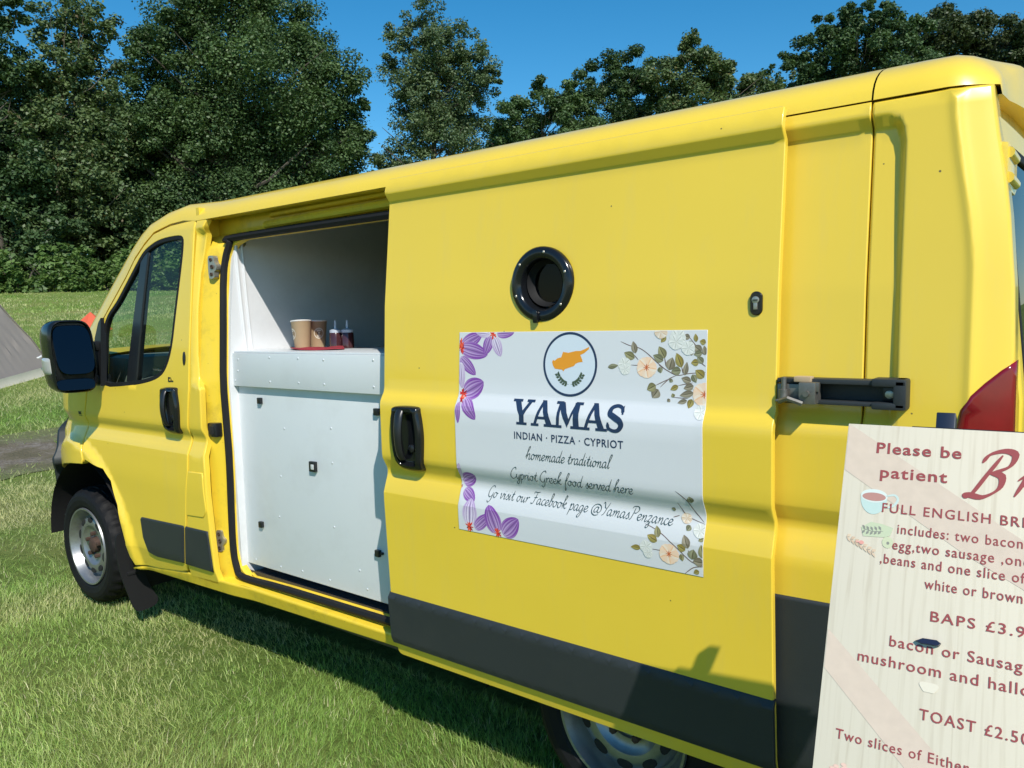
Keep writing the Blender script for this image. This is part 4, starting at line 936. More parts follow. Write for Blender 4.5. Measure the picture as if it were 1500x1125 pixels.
for ch in 'YAMAS':
    X0 = 3.237+cx*k0
    tf = lambda q: (X0+q[0]*k0, H0+q[1]*(H1-H0))
    for pl in LET[ch][0]:
        lift += .00001; pl = pl if area(pl) > 0 else pl[::-1]; shapes.append(([tf(q) for q in inset(pl, -.018)], None, lift))
    if ch == 'S':
        pth = [(.60, .74), (.54, .90), (.36, .965), (.16, .88), (.12, .68), (.30, .55), (.50, .43), (.58, .26), (.47, .07), (.28, .03), (.10, .12), (.07, .27)]
        P = np.array(spline(pth, 6)); m = len(P); T = np.gradient(P, axis=0); T /= np.linalg.norm(T, axis=1)[:, None]; N_ = np.stack([-T[:, 1], T[:, 0]], 1)
        tt = np.linspace(0, 1, m); w = .12+.12*np.exp(-((tt-.5)/.2)**2)
        A = P+N_*w[:, None]/2; B = P-N_*w[:, None]/2; lift += .00001
        shapes.append(([tf(q) for q in A]+[tf(q) for q in B], [(i, i+1, m+i+1, m+i) for i in range(m-1)], [None]*(m-1), lift))
        for pl in ([(.57, .66), (.64, .66), (.62, 1.0), (.56, .92)], [(.03, .34), (.10, .34), (.12, .10), (.06, 0)]):
            lift += .00001; shapes.append(([tf(q) for q in pl], None, lift))
    cx += LET[ch][1]
prints('headline', shapes, M_navy, ban, .0024)
prints('menu_line', [text_shape('INDIAN \u00b7 PIZZA \u00b7 CYPRIOT', 'INDIAN \u00b7 PIZZA \u00b7 CYPRIOT', 3.2465, 3.604, 1.2045, .0205, spacing=1.12, bold=.014)], M_navy, ban, .0024)
prints('script_lettering', script('homemade traditional', 3.286, 3.562, 1.1485, .0165, .085, .20)+script('Cypriot Greek food served here', 3.226, 3.628, 1.085, .0165, .085, .20)+script('Go visit our Facebook page @YamasPenzance', 3.128, 3.734, 1.0165, .0160, .085, .20), M_slate, ban, .0024)
# ------------------------------------------------------------------ menu board on its stand
board = thing('menu_board', 'cream breakfast menu board on a black stand beside the rear of the yellow van', 'menu board', (4.47, -.80, 0))
bpy.context.view_layer.update()
bx = Vector((.9982, .06, 0)).normalized(); down = Vector((.02606667, -.43366255, -.90069824)); by = -down; bz = bx.cross(by)
BF = Matrix.Identity(4)
for i in range(3): BF[i][0], BF[i][1], BF[i][2], BF[i][3] = bx[i], by[i], bz[i], (4.268, -.45, 1.37)[i]
def bpart(o):
    o.parent = board; o.matrix_parent_inverse = Matrix.Translation((-4.47, .80, 0)); o.matrix_basis = BF; return o
BW, BH = .47, .62
m, N, L, P = nt('menu_print'); P.inputs['Roughness'].default_value = .45
tc = N.new('ShaderNodeTexCoord'); mp = N.new('ShaderNodeMapping'); mp.inputs['Scale'].default_value = (90, 3.2, 1); L.new(tc.outputs['Object'], mp.inputs[0])
n1 = N.new('ShaderNodeTexNoise'); n1.inputs['Scale'].default_value = 1.6; n1.inputs['Detail'].default_value = 5; n1.inputs['Distortion'].default_value = .6; L.new(mp.outputs[0], n1.inputs[0])
r = N.new('ShaderNodeValToRGB'); L.new(n1.outputs['Fac'], r.inputs[0]); e = r.color_ramp.elements
e[0].position = .30; e[0].color = (.60, .525, .40, 1); e[1].position = .52; e[1].color = (.685, .615, .485, 1)
e2 = r.color_ramp.elements.new(.42); e2.color = (.65, .58, .45, 1)
L.new(r.outputs[0], P.inputs['Base Color']); M_menu = m
mb = MB(); mb.box(0, BW, -BH, 0, -.006, 0, .0008); face = bpart(mb.build('board_panel', M_menu))
def bprint(name, shapes, mt, lift0, clip=(.001, BW-.001, -BH+.001, -.001)):
    o = prints(name, shapes, mt, None, 0, clip=clip, rows=(), yfun=lambda z: 0.)
    me = o.data; co = np.zeros(len(me.vertices)*3, np.float32); me.vertices.foreach_get('co', co); co = co.reshape(-1, 3)
    y = co[:, 1].copy(); co[:, 1] = co[:, 2]; co[:, 2] = lift0-y
    me.vertices.foreach_set('co', co.ravel()); me.update()
    o.parent = face; return o
M_pink = mat('pink_band_ink', (.625, .51, .405), .45, var=.10, vscale=60)
bprint('pink_bands', [([(.0012, -.003), (.010, -.006), (.30, -.196), (.47, -.30), (.47, -.40), (.24, -.222), (.17, -.185), (.0012, -.0765)], None, 0), ([(.0012, -.3214), (.165, -.4683), (.33, -.619), (.265, -.619), (.115, -.483), (.0012, -.3770)], None, 0)], M_pink, .0004)
Sx = []
def tl(full, prefix, a0, a1, t, cap, bold=.006, sp=1.14): Sx.append(text_shape(full, prefix, a0, a1, -t, cap, 1, sp, bold))
tl('Please be', 'Please be', .0445, .1592, .0455, .0170, .018); tl('patient', 'patient', .0527, .1429, .0838, .0170, .018)
tl('FULL ENGLISH BREAKFAST', 'FULL ENGLISH', .0597, .1996, .1372, .0138, .008, 1.2)
tl('includes: two bacon ,one', 'includes: two bacon', .0828, .2385, .1672, .0140); tl('egg,two sausage ,one', 'egg,two sausage ,on', .0778, .2373, .1912, .0140)
tl(',beans and one slice of', ',beans and one slice of', .0631, .2425, .2137, .0140); tl('white or brown', 'white or brown', .1233, .2405, .2410, .0140)
tl('BAPS \u00a33.90', 'BAPS \u00a33', .1337, .2232, .2848, .0138, .008, 1.2); tl('bacon or Sausage', 'bacon or Sausag', .0848, .2433, .3290, .0145)
tl('mushroom and halloumi', 'mushroom and hall', .0453, .2385, .3576, .0145); tl('TOAST \u00a32.50', 'TOAST', .1284, .1947, .4166, .0138, .008, 1.2)
tl('Two slices of Either', 'Two slices of Eith', .0261, .1707, .4680, .0130, .006)
bprint('lettering', Sx, M_maroon, .0010)
def bscript(text, x0, x1, z, xh, a, b): return script(text, x0, x1, z, xh, a, b, slant=.42)
bprint('breakfast_heading', bscript('B', .166, .206, -.1005, .0330, .10, .34)+bscript('reakfast', .221, .452, -.0955, .0330, .09, .30), M_maroon, .0008)
# small painted pictures: cup, leaf tag, wheat
sh = []; k = 0
def ell(cx, cy, rx, ry, n=28, a0=0, a1=2*math.pi): return [(cx+rx*math.cos(a0+(a1-a0)*i/(n-1)), cy+ry*math.sin(a0+(a1-a0)*i/(n-1))) for i in range(n)]
sh.append(([(.0285, -.1165)]+ell(.047, -.1165, .0185, .026, 20, math.pi, 2*math.pi)+[(.0655, -.1165)], SG(168, 204, 200), 0))
sh.append((ell(.047, -.1140, .0188, .0105), SG(205, 220, 216), .0001)); sh.append((ell(.047, -.1155, .0165, .0065), SG(160, 62, 56), .0002))
p, f, mm = ribbon([(.064, -.113), (.075, -.110), (.080, -.117), (.074, -.127), (.063, -.131)], .003, .0035, 0, n=5); sh.append((p, f, [SG(178, 206, 202)]*len(f), .0001))
sh.append(([(.033, -.164), (.046, -.1545), (.062, -.156), (.077, -.160), (.074, -.172), (.066, -.1755), (.037, -.1775)], SG(176, 192, 150), 0)); sh.append((ell(.071, -.1825, .0075, .0085), SG(186, 196, 150), .0001)); sh.append((ell(.0715, -.1835, .002, .0023), SG(60, 70, 60), .0002))
p, f, mm = ribbon([(.035, -.1655), (.048, -.1685), (.064, -.167)], .001, .0014, 0, n=4); sh.append((p, f, [SG(62, 76, 66)]*len(f), .0002))
for i in range(5):
    x = .039+i*.0055; z = -.1668-.0012*math.sin(i)
    for sg in (-1, 1):
        e = (x-.004, z+sg*.0065); sh.append(([(x, z), (x-.0036, z+sg*.0025), e, (x-.0005, z+sg*.0045)], SG(62, 76, 66), .0003))
for i in range(7):
    x = .014+i*.0060; z = -.1815-i*.0030
    for sg in (-1, 1):
        k += .00001; sh.append(([(x, z), (x+.0018, z+sg*.0045), (x+.0062, z+sg*.0060-.002), (x+.0045, z-.001+sg*.0012)], SG(*rng.choice([(206, 170, 134), (214, 182, 146), (196, 158, 120)])), .0003+k))
sh.append((ell(.0355, -.1875, .0035, .003, 12), SG(222, 120, 108), .0008)); sh.append((ell(.030, -.187, .0028, .0016, 10), SG(222, 140, 124), .0009))
for i in range(14):
    x = .022+rng.uniform(0, .05); z = -.500-rng.uniform(0, .03); sh.append((ell(x, z, .004, .0025, 8), SG(226, 178, 160), .0002+i*.00002))
stn = [(.1374+.011*math.cos(t)*(1+.2*math.sin(3*t)), -.3735+.0085*math.sin(t)*(1+.25*math.cos(2*t))) for t in [2*math.pi*i/22 for i in range(22)]]
sh.append((stn, SG(222, 212, 190), .0001))
sh = [((q[0], mixc(q[1], (.72, .67, .57), .30), q[2]) if len(q) == 3 else (q[0], q[1], [mixc(c, (.72, .67, .57), .30) for c in q[2]], q[3])) for q in sh]
bprint('painted_pictures', sh, M_print, .0006)
mb = MB(); mb.rings([[(.1164+x, -.3132+y, z) for x, y, z in q] for q in ([(0, -.002, .001), (.008, -.0048, .001), (.030, -.0042, .001), (.0326, .0008, .001), (.027, .0042, .001), (.010, .0036, .001)], [(.002, -.0015, .006), (.009, -.004, .009), (.029, -.0035, .009), (.0315, .0006, .005), (.027, .0036, .007), (.010, .003, .007)])], True, True, True)
mb.build('strap_end', mat('navy_strap', (.012, .018, .045), .3), face)
mb = MB(); mb.box(.1215, .1475, -.78, .030, -.040, -.012, .002); bpart(mb.build('post', mat('navy_metal', (.012, .020, .040), .35, var=.15)))
mb = MB(); mb.box(.090, .44, -.010, .0035, -.0125, -.0065, .001); mb.box(.06, .44, -.635, -.621, -.014, .012, .002); bpart(mb.build('board_ledge', M_blk))
for x0, x1 in ((.06, .02), (.40, .45)):
    mb = MB(); mb.tube([(x0, -.05, -.022), (x1, -1.515, -.022)], .011, 10); bpart(mb.build('leg', M_blk))
mb = MB(); top = BF @ Vector((.1345, -.05, -.04)); 
mb.tube([top, (4.42, -.05, .0)], .011, 10); o = mb.build('rear_leg', M_blk); o.parent = board; o.matrix_parent_inverse = Matrix.Translation((-4.47, .80, 0))
# ------------------------------------------------------------------ things on the counter
CT = 1.4362
def cup(x, y, tilt, lab, rot):
    t = thing('paper_cup', lab, 'cup', (x, y, CT), 'brown paper cups on the counter')
    mb = MB(); mb.lathe([(.004, .029), (0, .0315), (.004, .0322), (.118, .0435), (.1205, .0455), (.123, .0450), (.1225, .0425), (.116, .0420), (.01, .031)], (0, 0, 0), (0, 0, 1), 40, True, True)
    c = mb.build('cup_body', mat('kraft_card', (.40, .29, .17), .75, var=.08, vscale=30), t)
    mb = MB(); mb.lathe([(.1175, .0437), (.1205, .0460), (.1235, .0453), (.1230, .0428)], (0, 0, 0), (0, 0, 1), 40); mb.build('rim', mat('white_card', (.72, .70, .66), .6), c)
    mb = MB(); g = []
    def onc(a, z, e): rr = .0322+(.0435-.0322)*(z-.004)/.114+e; return (rr*math.cos(a), rr*math.sin(a), z)
    n = 26
    for rad, e in ((.021, .0006),):
        mb.add([onc(rot, .066, e)]+[onc(rot+rad*math.cos(q)/.038, .066+rad*1.15*math.sin(q), e) for q in [2*math.pi*i/n for i in range(n)]], [(0, i+1, (i+1) % n+1) for i in range(n)])
    mb.build('logo_disc', mat('cream_ink', (.66, .60, .48), .6), c)
    mb = MB()
    mb.rings([[onc(rot+r*math.cos(q)/.038, .066+r*1.15*math.sin(q), .0011) for q in [2*math.pi*i/n for i in range(n)]] for r in (.016, .0145)]); mb.rings([[onc(rot+r*math.cos(q)/.038+.05, .068+r*.8*math.sin(q), .0013) for q in [2*math.pi*i/12 for i in range(12)]] for r in (.009, .006)])
    mb.build('logo_mark', mat('brown_ink', (.14, .09, .05), .6), c)
    t.rotation_euler = tilt; return t
cup(1.830, .335, (R(-3), R(-5), 0), 'brown paper cup with a cream round logo, leaning, nearest the open doorway', R(-110))
cup(1.816, .428, (0, 0, 0), 'brown paper cup with a faint round logo, upright, tucked behind the leaning cup', R(-28))
bt = thing('sauce_bottle', 'short dark red sauce bottle pair with a pale lid and two nozzles on the counter', 'bottle', (1.990, .418, CT)); bt.scale = (1.15, 1.15, 1.15)
mb = MB(); 
for dx in (-.022, .024): mb.lathe([(0, .020), (.003, .023), (.056, .023), (.060, .020)], (dx*.86, dx*.5, 0), (0, 0, 1), 24, True, True)
mb.build('bottle_body', mat('dark_sauce', (.055, .018, .022), .18, coat=.4, var=.15), bt)
mb = MB()
for dx in (-.022, .024): mb.lathe([(.059, .022), (.069, .022), (.072, .012), (.074, .0055), (.104, .0035), (.105, .001)], (dx*.86, dx*.5, 0), (0, 0, 1), 20, True, True)
mb.build('lid', mat('pale_lid', (.45, .50, .58), .4), bt)
mb = MB(); q = [(-.13, -.035), (-.02, -.11), (.10, -.125), (.215, -.07), (.20, -.02), (.09, .05), (.03, .06), (-.06, .04)]
def cz(x, y): return .004+.0035*math.sin(40*x+3)*math.sin(33*y+1)+.003*math.sin(17*x-25*y)
qq = spline(q, 5, True); ctr = (.04, -.03)
rg = [[(ctr[0]+(x-ctr[0])*s, ctr[1]+(y-ctr[1])*s, cz(x*s, y*s)*(1 if d else 1)+d) for x, y in qq] for s, d in ((1, -.0005), (1, .0022), (.8, .003), (.55, .003), (.3, .003), (.05, .003))]
mb.rings(rg, True, True, True)
cl = mb.build('red_cloth', mat('red_fabric', (.28, .022, .035), .8, var=.35, vscale=25, bump=.2, bscale=200), None); cl.location = (1.90, .36, CT+.001)
cl['label'] = 'crumpled red cloth lying under the cups on the white counter'; cl['category'] = 'cloth'
TREES = {
'left_dark':((-35.11,11.93,3.51),[(0.89, -1.09, 10.75, 2.01), (-0.04, 0.64, 9.38, 1.53), (-1.17, -0.04, 6.15, 2.48), (-0.72, 1.01, 3.77, 2.21), (-0.89, -0.65, 2.72, 2.45), (1.5, 0.68, 11.65, 0.95), (-0.15, 1.65, 7.49, 1.26), (0.45, 1.33, 9.13, 1.29), (1.24, 0.54, 5.0, 1.51), (1.57, 1.21, 2.64, 1.68)]),
'olive':((-35.16,14.64,3.67),[(-0.07, 1.39, 12.54, 1.47), (0.02, -0.05, 11.97, 1.02), (1.24, 2.05, 12.34, 1.24), (0.4, -0.08, 9.58, 1.43), (1.11, 1.62, 9.97, 1.62), (0.63, -0.96, 6.61, 1.72), (1.24, 1.67, 6.94, 1.96), (-0.26, -0.38, 4.01, 1.94), (1.35, 1.41, 4.01, 1.96), (0.15, 0.54, 2.12, 1.81), (-1.18, -1.13, 4.98, 1.61), (0.16, 1.19, 11.17, 1.37), (-0.31, 0.89, 8.66, 1.64), (1.23, 0.31, 5.16, 1.91), (-0.29, -0.34, 8.42, 1.44)]),
'big':((-32.53,21.86,3.83),[(-0.62, 0.94, 13.73, 3.44), (1.76, 2.83, 13.14, 2.72), (-1.06, -0.93, 10.94, 2.65), (2.07, 1.77, 9.86, 3.57), (4.2, 3.87, 10.41, 1.98), (-1.0, -0.43, 7.56, 3.24), (1.5, 3.78, 7.66, 3.38), (-2.58, -2.49, 5.74, 2.66), (-0.75, 0.82, 4.47, 3.33), (3.21, 4.12, 6.36, 2.22), (-1.4, -2.44, 2.31, 2.64), (1.15, 0.72, 2.83, 2.88), (0.04, 1.12, 16.72, 3.58), (-0.43, -1.88, 12.91, 1.37), (3.75, 5.6, 9.6, 1.2), (-0.75, -3.24, 11.16, 1.61), (-1.28, -3.39, 9.11, 1.87), (-1.09, -3.87, 7.01, 1.75), (-1.1, -2.19, 8.3, 1.91), (-1.93, -3.67, 3.81, 2.07), (2.21, 3.71, 4.07, 2.24), (4.0, 5.52, 7.54, 1.31), (-0.07, 1.35, 6.62, 2.57)]),
'ash':((-27.06,31.62,3.84),[(-0.12, 0.07, 14.76, 1.49), (-1.58, -0.47, 13.67, 1.27), (1.45, 0.29, 13.32, 1.62), (2.85, 1.26, 11.86, 1.46), (-0.13, -0.91, 11.62, 1.74), (0.32, 1.12, 11.02, 2.39), (-0.26, -0.65, 8.86, 1.96), (0.81, 2.32, 9.79, 1.82), (-1.07, -1.04, 7.2, 1.58), (1.23, -0.04, 7.39, 1.94), (-1.31, -2.45, 6.46, 1.08), (2.47, 2.61, 11.49, 1.03), (-2.19, -0.77, 12.47, 0.88), (0.34, -0.4, 9.56, 1.75), (0.36, 1.55, 8.75, 1.82), (-0.84, 0.02, 10.63, 1.59), (0.12, 0.87, 13.32, 1.43), (1.45, 2.75, 8.38, 1.46), (1.26, 1.02, 11.96, 1.57)]),
'low_dark':((-18.59,30.85,2.96),[(0.19, -0.25, 9.16, 1.3), (-0.69, -1.67, 8.0, 1.21), (0.94, 0.43, 8.42, 1.3), (-0.86, -0.05, 7.53, 1.57), (1.16, 0.76, 9.51, 0.96), (1.9, 0.8, 7.73, 1.36), (-0.38, 1.06, 6.93, 1.49), (-1.53, -0.64, 6.85, 1.26), (2.24, 1.5, 6.61, 1.38), (-1.72, -1.51, 7.09, 1.17), (0.47, 1.08, 7.5, 1.54)]),
'mid_dark':((-16.94,35.47,3.06),[(0.04, -0.71, 10.93, 1.37), (-0.64, -1.56, 10.08, 1.26), (1.01, 0.11, 11.26, 1.26), (-0.18, -0.77, 8.92, 1.99), (1.92, -0.11, 10.06, 1.42), (-1.4, -1.86, 8.93, 1.27), (0.76, 0.49, 8.45, 1.76), (0.31, -0.58, 7.28, 1.63), (1.68, 1.88, 9.26, 1.48)]),
'mid_olive':((-11.34,36.02,2.54),[(-1.08, -0.91, 11.5, 1.18), (-1.9, -1.51, 10.64, 1.29), (0.66, -0.84, 10.65, 1.25), (1.1, 1.57, 10.28, 1.14), (-0.3, -1.07, 9.51, 1.84), (2.08, 1.56, 9.65, 0.88), (-0.8, -1.35, 12.07, 0.6), (-1.44, -0.96, 8.92, 1.64), (0.62, 0.97, 9.07, 1.55), (0.09, -0.74, 10.8, 1.14), (2.32, 1.05, 8.78, 1.14)]),
'small':((-11.89,47.57,3.25),[(-0.73, -0.49, 12.58, 0.84), (0.01, 0.07, 12.3, 0.84), (0.37, 0.87, 13.15, 0.59)]),
'right_dark':((-5.75,39.98,2.22),[(-0.54, -0.65, 12.56, 1.4), (-1.87, -0.56, 12.23, 1.2), (1.17, -0.71, 12.52, 1.14), (-2.11, -0.84, 11.12, 1.37), (-0.45, 0.27, 11.19, 1.7), (1.16, 0.83, 11.31, 1.51), (-1.23, -0.53, 13.47, 0.95), (0.22, -0.62, 13.34, 0.86), (1.32, 1.36, 13.52, 0.94), (2.61, -0.54, 12.06, 1.15), (-1.82, -0.1, 10.56, 1.39), (2.37, -0.69, 10.38, 1.44), (-2.72, -1.06, 11.87, 0.76), (0.42, -1.08, 11.49, 1.47)]),
'right_far':((-0.97,45.93,2.09),[(-2.16, -1.5, 13.17, 1.58), (-0.55, 0.2, 13.4, 1.49), (1.0, -0.16, 12.54, 1.38), (-3.65, -0.44, 13.79, 1.17), (2.76, 1.42, 12.6, 1.9), (-1.42, -0.02, 12.16, 1.79), (1.56, 0.54, 11.31, 1.74), (-1.84, -0.64, 14.17, 0.92), (-0.46, -0.64, 13.9, 0.84), (-2.76, 0.27, 12.52, 1.66), (0.16, 0.89, 12.38, 1.6), (1.35, -0.99, 13.13, 0.94), (-1.39, -0.35, 13.04, 1.6), (2.43, 0.39, 11.26, 1.71)]),
}
SHRUBS = [(-31.3, 9.1), (-30.99, 10.06), (-30.65, 11.04), (-30.27, 12.05), (-29.84, 13.08), (-29.37, 14.13), (-28.85, 15.21), (-28.28, 16.29), (-27.65, 17.39), (-26.97, 18.5), (-26.23, 19.6)]
# ------------------------------------------------------------------ ground, track, grass
def terr(x, y):
    s = -(x-4.6)*math.cos(R(30))+(y+1.75)*math.sin(R(30)); t = np.maximum(0, s-7.5)
    return np.where(t < 60, .115*t*t/(t+3.5), .115*3600/63.5+.03*(t-60))
def vnoise(x, y, scale, seed):
    rs = np.random.RandomState(seed); T = rs.rand(256, 256); u = x*scale+1000.3; v = y*scale+1000.7
    i = np.floor(u).astype(int); j = np.floor(v).astype(int); fu = u-i; fv = v-j; fu = fu*fu*(3-2*fu); fv = fv*fv*(3-2*fv)
    g = lambda a, b: T[a % 256, b % 256]
    return (g(i, j)*(1-fu)+g(i+1, j)*fu)*(1-fv)+(g(i, j+1)*(1-fu)+g(i+1, j+1)*fu)*fv
rr = np.concatenate([np.linspace(.3, 12, 40), np.geomspace(12.6, 420, 60)]); aa = np.linspace(0, 2*math.pi, 145)[:-1]
GX = 4.6-np.outer(rr, np.cos(aa)); GY = -1.75+np.outer(rr, np.sin(aa)); GZ = terr(GX, GY)+(vnoise(GX, GY, .45, 3)-.5)*.05*np.clip((np.outer(rr, np.ones(144))-7)/6, 0, 1)
vs = [(4.6, -1.75, 0)]+list(zip(GX.ravel(), GY.ravel(), GZ.ravel())); n = 144; fs = [(0, 1+k, 1+(k+1) % n) for k in range(n)]
for i in range(len(rr)-1): fs += [(1+i*n+k, 1+(i+1)*n+k, 1+(i+1)*n+(k+1) % n, 1+i*n+(k+1) % n) for k in range(n)]
m, N, L, P = nt('turf'); P.inputs['Roughness'].default_value = .95; P.inputs['Specular IOR Level'].default_value = .1
tc = N.new('ShaderNodeTexCoord')
def noise(sc, det, ro=.6):
    q = N.new('ShaderNodeTexNoise'); q.inputs['Scale'].default_value = sc; q.inputs['Detail'].default_value = det; q.inputs['Roughness'].default_value = ro; L.new(tc.outputs['Object'], q.inputs[0]); return q.outputs['Fac']
def ramp(fac, stops):
    q = N.new('ShaderNodeValToRGB'); L.new(fac, q.inputs[0]); e = q.color_ramp.elements; e[0].position, e[0].color = stops[0][0], (*stops[0][1], 1); e[1].position, e[1].color = stops[-1][0], (*stops[-1][1], 1)
    for p_, c_ in stops[1:-1]: k = e.new(p_); k.color = (*c_, 1)
    return q.outputs[0]
def mixn(f, a, b, mode='MIX'):
    q = N.new('ShaderNodeMix'); q.data_type = 'RGBA'; q.blend_type = mode
    if isinstance(f, float): q.inputs[0].default_value = f
    else: L.new(f, q.inputs[0])
    L.new(a, q.inputs[6]); L.new(b, q.inputs[7]); return q.outputs[2]
c1 = ramp(noise(.35, 5), [(.30, (.125, .205, .042)), (.5, (.180, .250, .060)), (.68, (.27, .275, .10))])
c2 = ramp(noise(14, 6, .75), [(.30, (.55, .55, .5)), (.72, (1.35, 1.35, 1.3))])
L.new(mixn(1.0, c1, c2, 'MULTIPLY'), P.inputs['Base Color'])
b = N.new('ShaderNodeBump'); b.inputs['Strength'].default_value = .9; b.inputs['Distance'].default_value = .05; L.new(noise(22, 6, .8), b.inputs['Height']); L.new(b.outputs[0], P.inputs['Normal'])
M_turf = m
me = bpy.data.meshes.new('ground'); me.from_pydata(vs, [], fs); me.polygons.foreach_set('use_smooth', [True]*len(fs)); o = link('ground', me, M_turf); o['kind'] = 'structure'
# worn gravel track crossing the field in front of the van
m, N, L, P = nt('gravel'); P.inputs['Roughness'].default_value = .9; tc = N.new('ShaderNodeTexCoord')
q = N.new('ShaderNodeTexVoronoi'); q.inputs['Scale'].default_value = 38; L.new(tc.outputs['Object'], q.inputs[0])
g1 = ramp(q.outputs['Color'], [(.1, (.085, .068, .050)), (.5, (.155, .128, .10)), (.9, (.25, .225, .195))])
g2 = ramp(noise(1.3, 7, .7), [(.40, (.10, .085, .045)), (.52, (.15, .12, .075)), (.60, (.20, .17, .12))]); q2 = N.new('ShaderNodeMapRange'); L.new(noise(1.3, 7, .7), q2.inputs[0]); q2.inputs[1].default_value = .44; q2.inputs[2].default_value = .56
vd = N.new('ShaderNodeVectorMath'); vd.operation = 'DOT_PRODUCT'; vd.inputs[1].default_value = (-.93, .37, 0); L.new(tc.outputs['Object'], vd.inputs[0])
ma = N.new('ShaderNodeMath'); ma.operation = 'SUBTRACT'; ma.inputs[1].default_value = 5.15*.93+1.72*.37; L.new(vd.outputs['Value'], ma.inputs[0])
mabs = N.new('ShaderNodeMath'); mabs.operation = 'ABSOLUTE'; L.new(ma.outputs[0], mabs.inputs[0])
mnz = N.new('ShaderNodeMath'); mnz.operation = 'MULTIPLY_ADD'; mnz.inputs[1].default_value = 1.1; L.new(noise(2.1, 6, .7), mnz.inputs[0]); L.new(mabs.outputs[0], mnz.inputs[2])
er = N.new('ShaderNodeMapRange'); er.inputs[1].default_value = 1.0; er.inputs[2].default_value = 1.55; L.new(mnz.outputs[0], er.inputs[0])
tf_ = ramp(noise(9, 6, .75), [(.3, (.085, .095, .035)), (.7, (.16, .17, .06))])
L.new(mixn(er.outputs[0], mixn(q2.outputs[0], g2, g1), tf_), P.inputs['Base Color'])
b = N.new('ShaderNodeBump'); b.inputs['Strength'].default_value = .8; b.inputs['Distance'].default_value = .02; L.new(q.outputs['Distance'], b.inputs['Height']); L.new(b.outputs[0], P.inputs['Normal'])
TD = np.array((.37, .93)); TN = np.array((-.93, .37)); TC = np.array((-5.15, 1.72))
mb = MB(); rows = []
for k in range(90):
    t = -18+k*.40; c = TC+TD*t; w0 = -1.15+.25*math.sin(t*1.7)+.16*math.sin(t*4.1+1); w1 = 1.1+.2*math.sin(t*1.3+2)+.16*math.sin(t*3.7)
    row = []
    for f in np.linspace(0, 1, 9):
        q_ = c+TN*(w0+(w1-w0)*f); row.append((q_[0], q_[1], float(terr(q_[0], q_[1]))+.006))
    rows.append(row)
mb.rings(rows, False); o = mb.build('gravel_track', m, None, 60); o['kind'] = 'structure'
def leafy(name, rough=.55, transl=.3, boost=1.25):
    m, N, L, P = nt(name); a = N.new('ShaderNodeAttribute'); a.attribute_name = 'tint'; P.inputs['Roughness'].default_value = rough; P.inputs['Specular IOR Level'].default_value = .35
    L.new(a.outputs['Color'], P.inputs['Base Color']); t = N.new('ShaderNodeBsdfTranslucent'); g = N.new('ShaderNodeMix'); g.data_type = 'RGBA'; g.blend_type = 'MULTIPLY'; g.inputs[0].default_value = 1
    g.inputs[7].default_value = (boost, boost*1.1, boost*.6, 1); L.new(a.outputs['Color'], g.inputs[6]); L.new(g.outputs[2], t.inputs[0])
    mx = N.new('ShaderNodeMixShader'); mx.inputs[0].default_value = transl; L.new(P.outputs[0], mx.inputs[1]); L.new(t.outputs[0], mx.inputs[2]); L.new(mx.outputs[0], N['Material Output'].inputs[0]); return m
def raw_mesh(name, V, F, tint, mat_):
    """V (n,3), F (m,k) same-size faces, tint (m,3)"""
    me = bpy.data.meshes.new(name); n, k = F.shape; me.vertices.add(len(V)); me.vertices.foreach_set('co', V.astype(np.float32).ravel())
    me.loops.add(n*k); me.loops.foreach_set('vertex_index', F.astype(np.int32).ravel()); me.polygons.add(n); me.polygons.foreach_set('loop_start', np.arange(0, n*k, k, dtype=np.int32))
    me.update(calc_edges=True); a = me.attributes.new('tint', 'FLOAT_COLOR', 'FACE'); a.data.foreach_set('color', np.concatenate([tint, np.ones((n, 1))], 1).astype(np.float32).ravel())
    me.materials.append(mat_); return me
M_blade = leafy('grass_blades', .5, .42)
rs = np.random.RandomState(11)
def track_d(x, y): return np.abs((x-TC[0])*TN[0]+(y-TC[1])*TN[1])
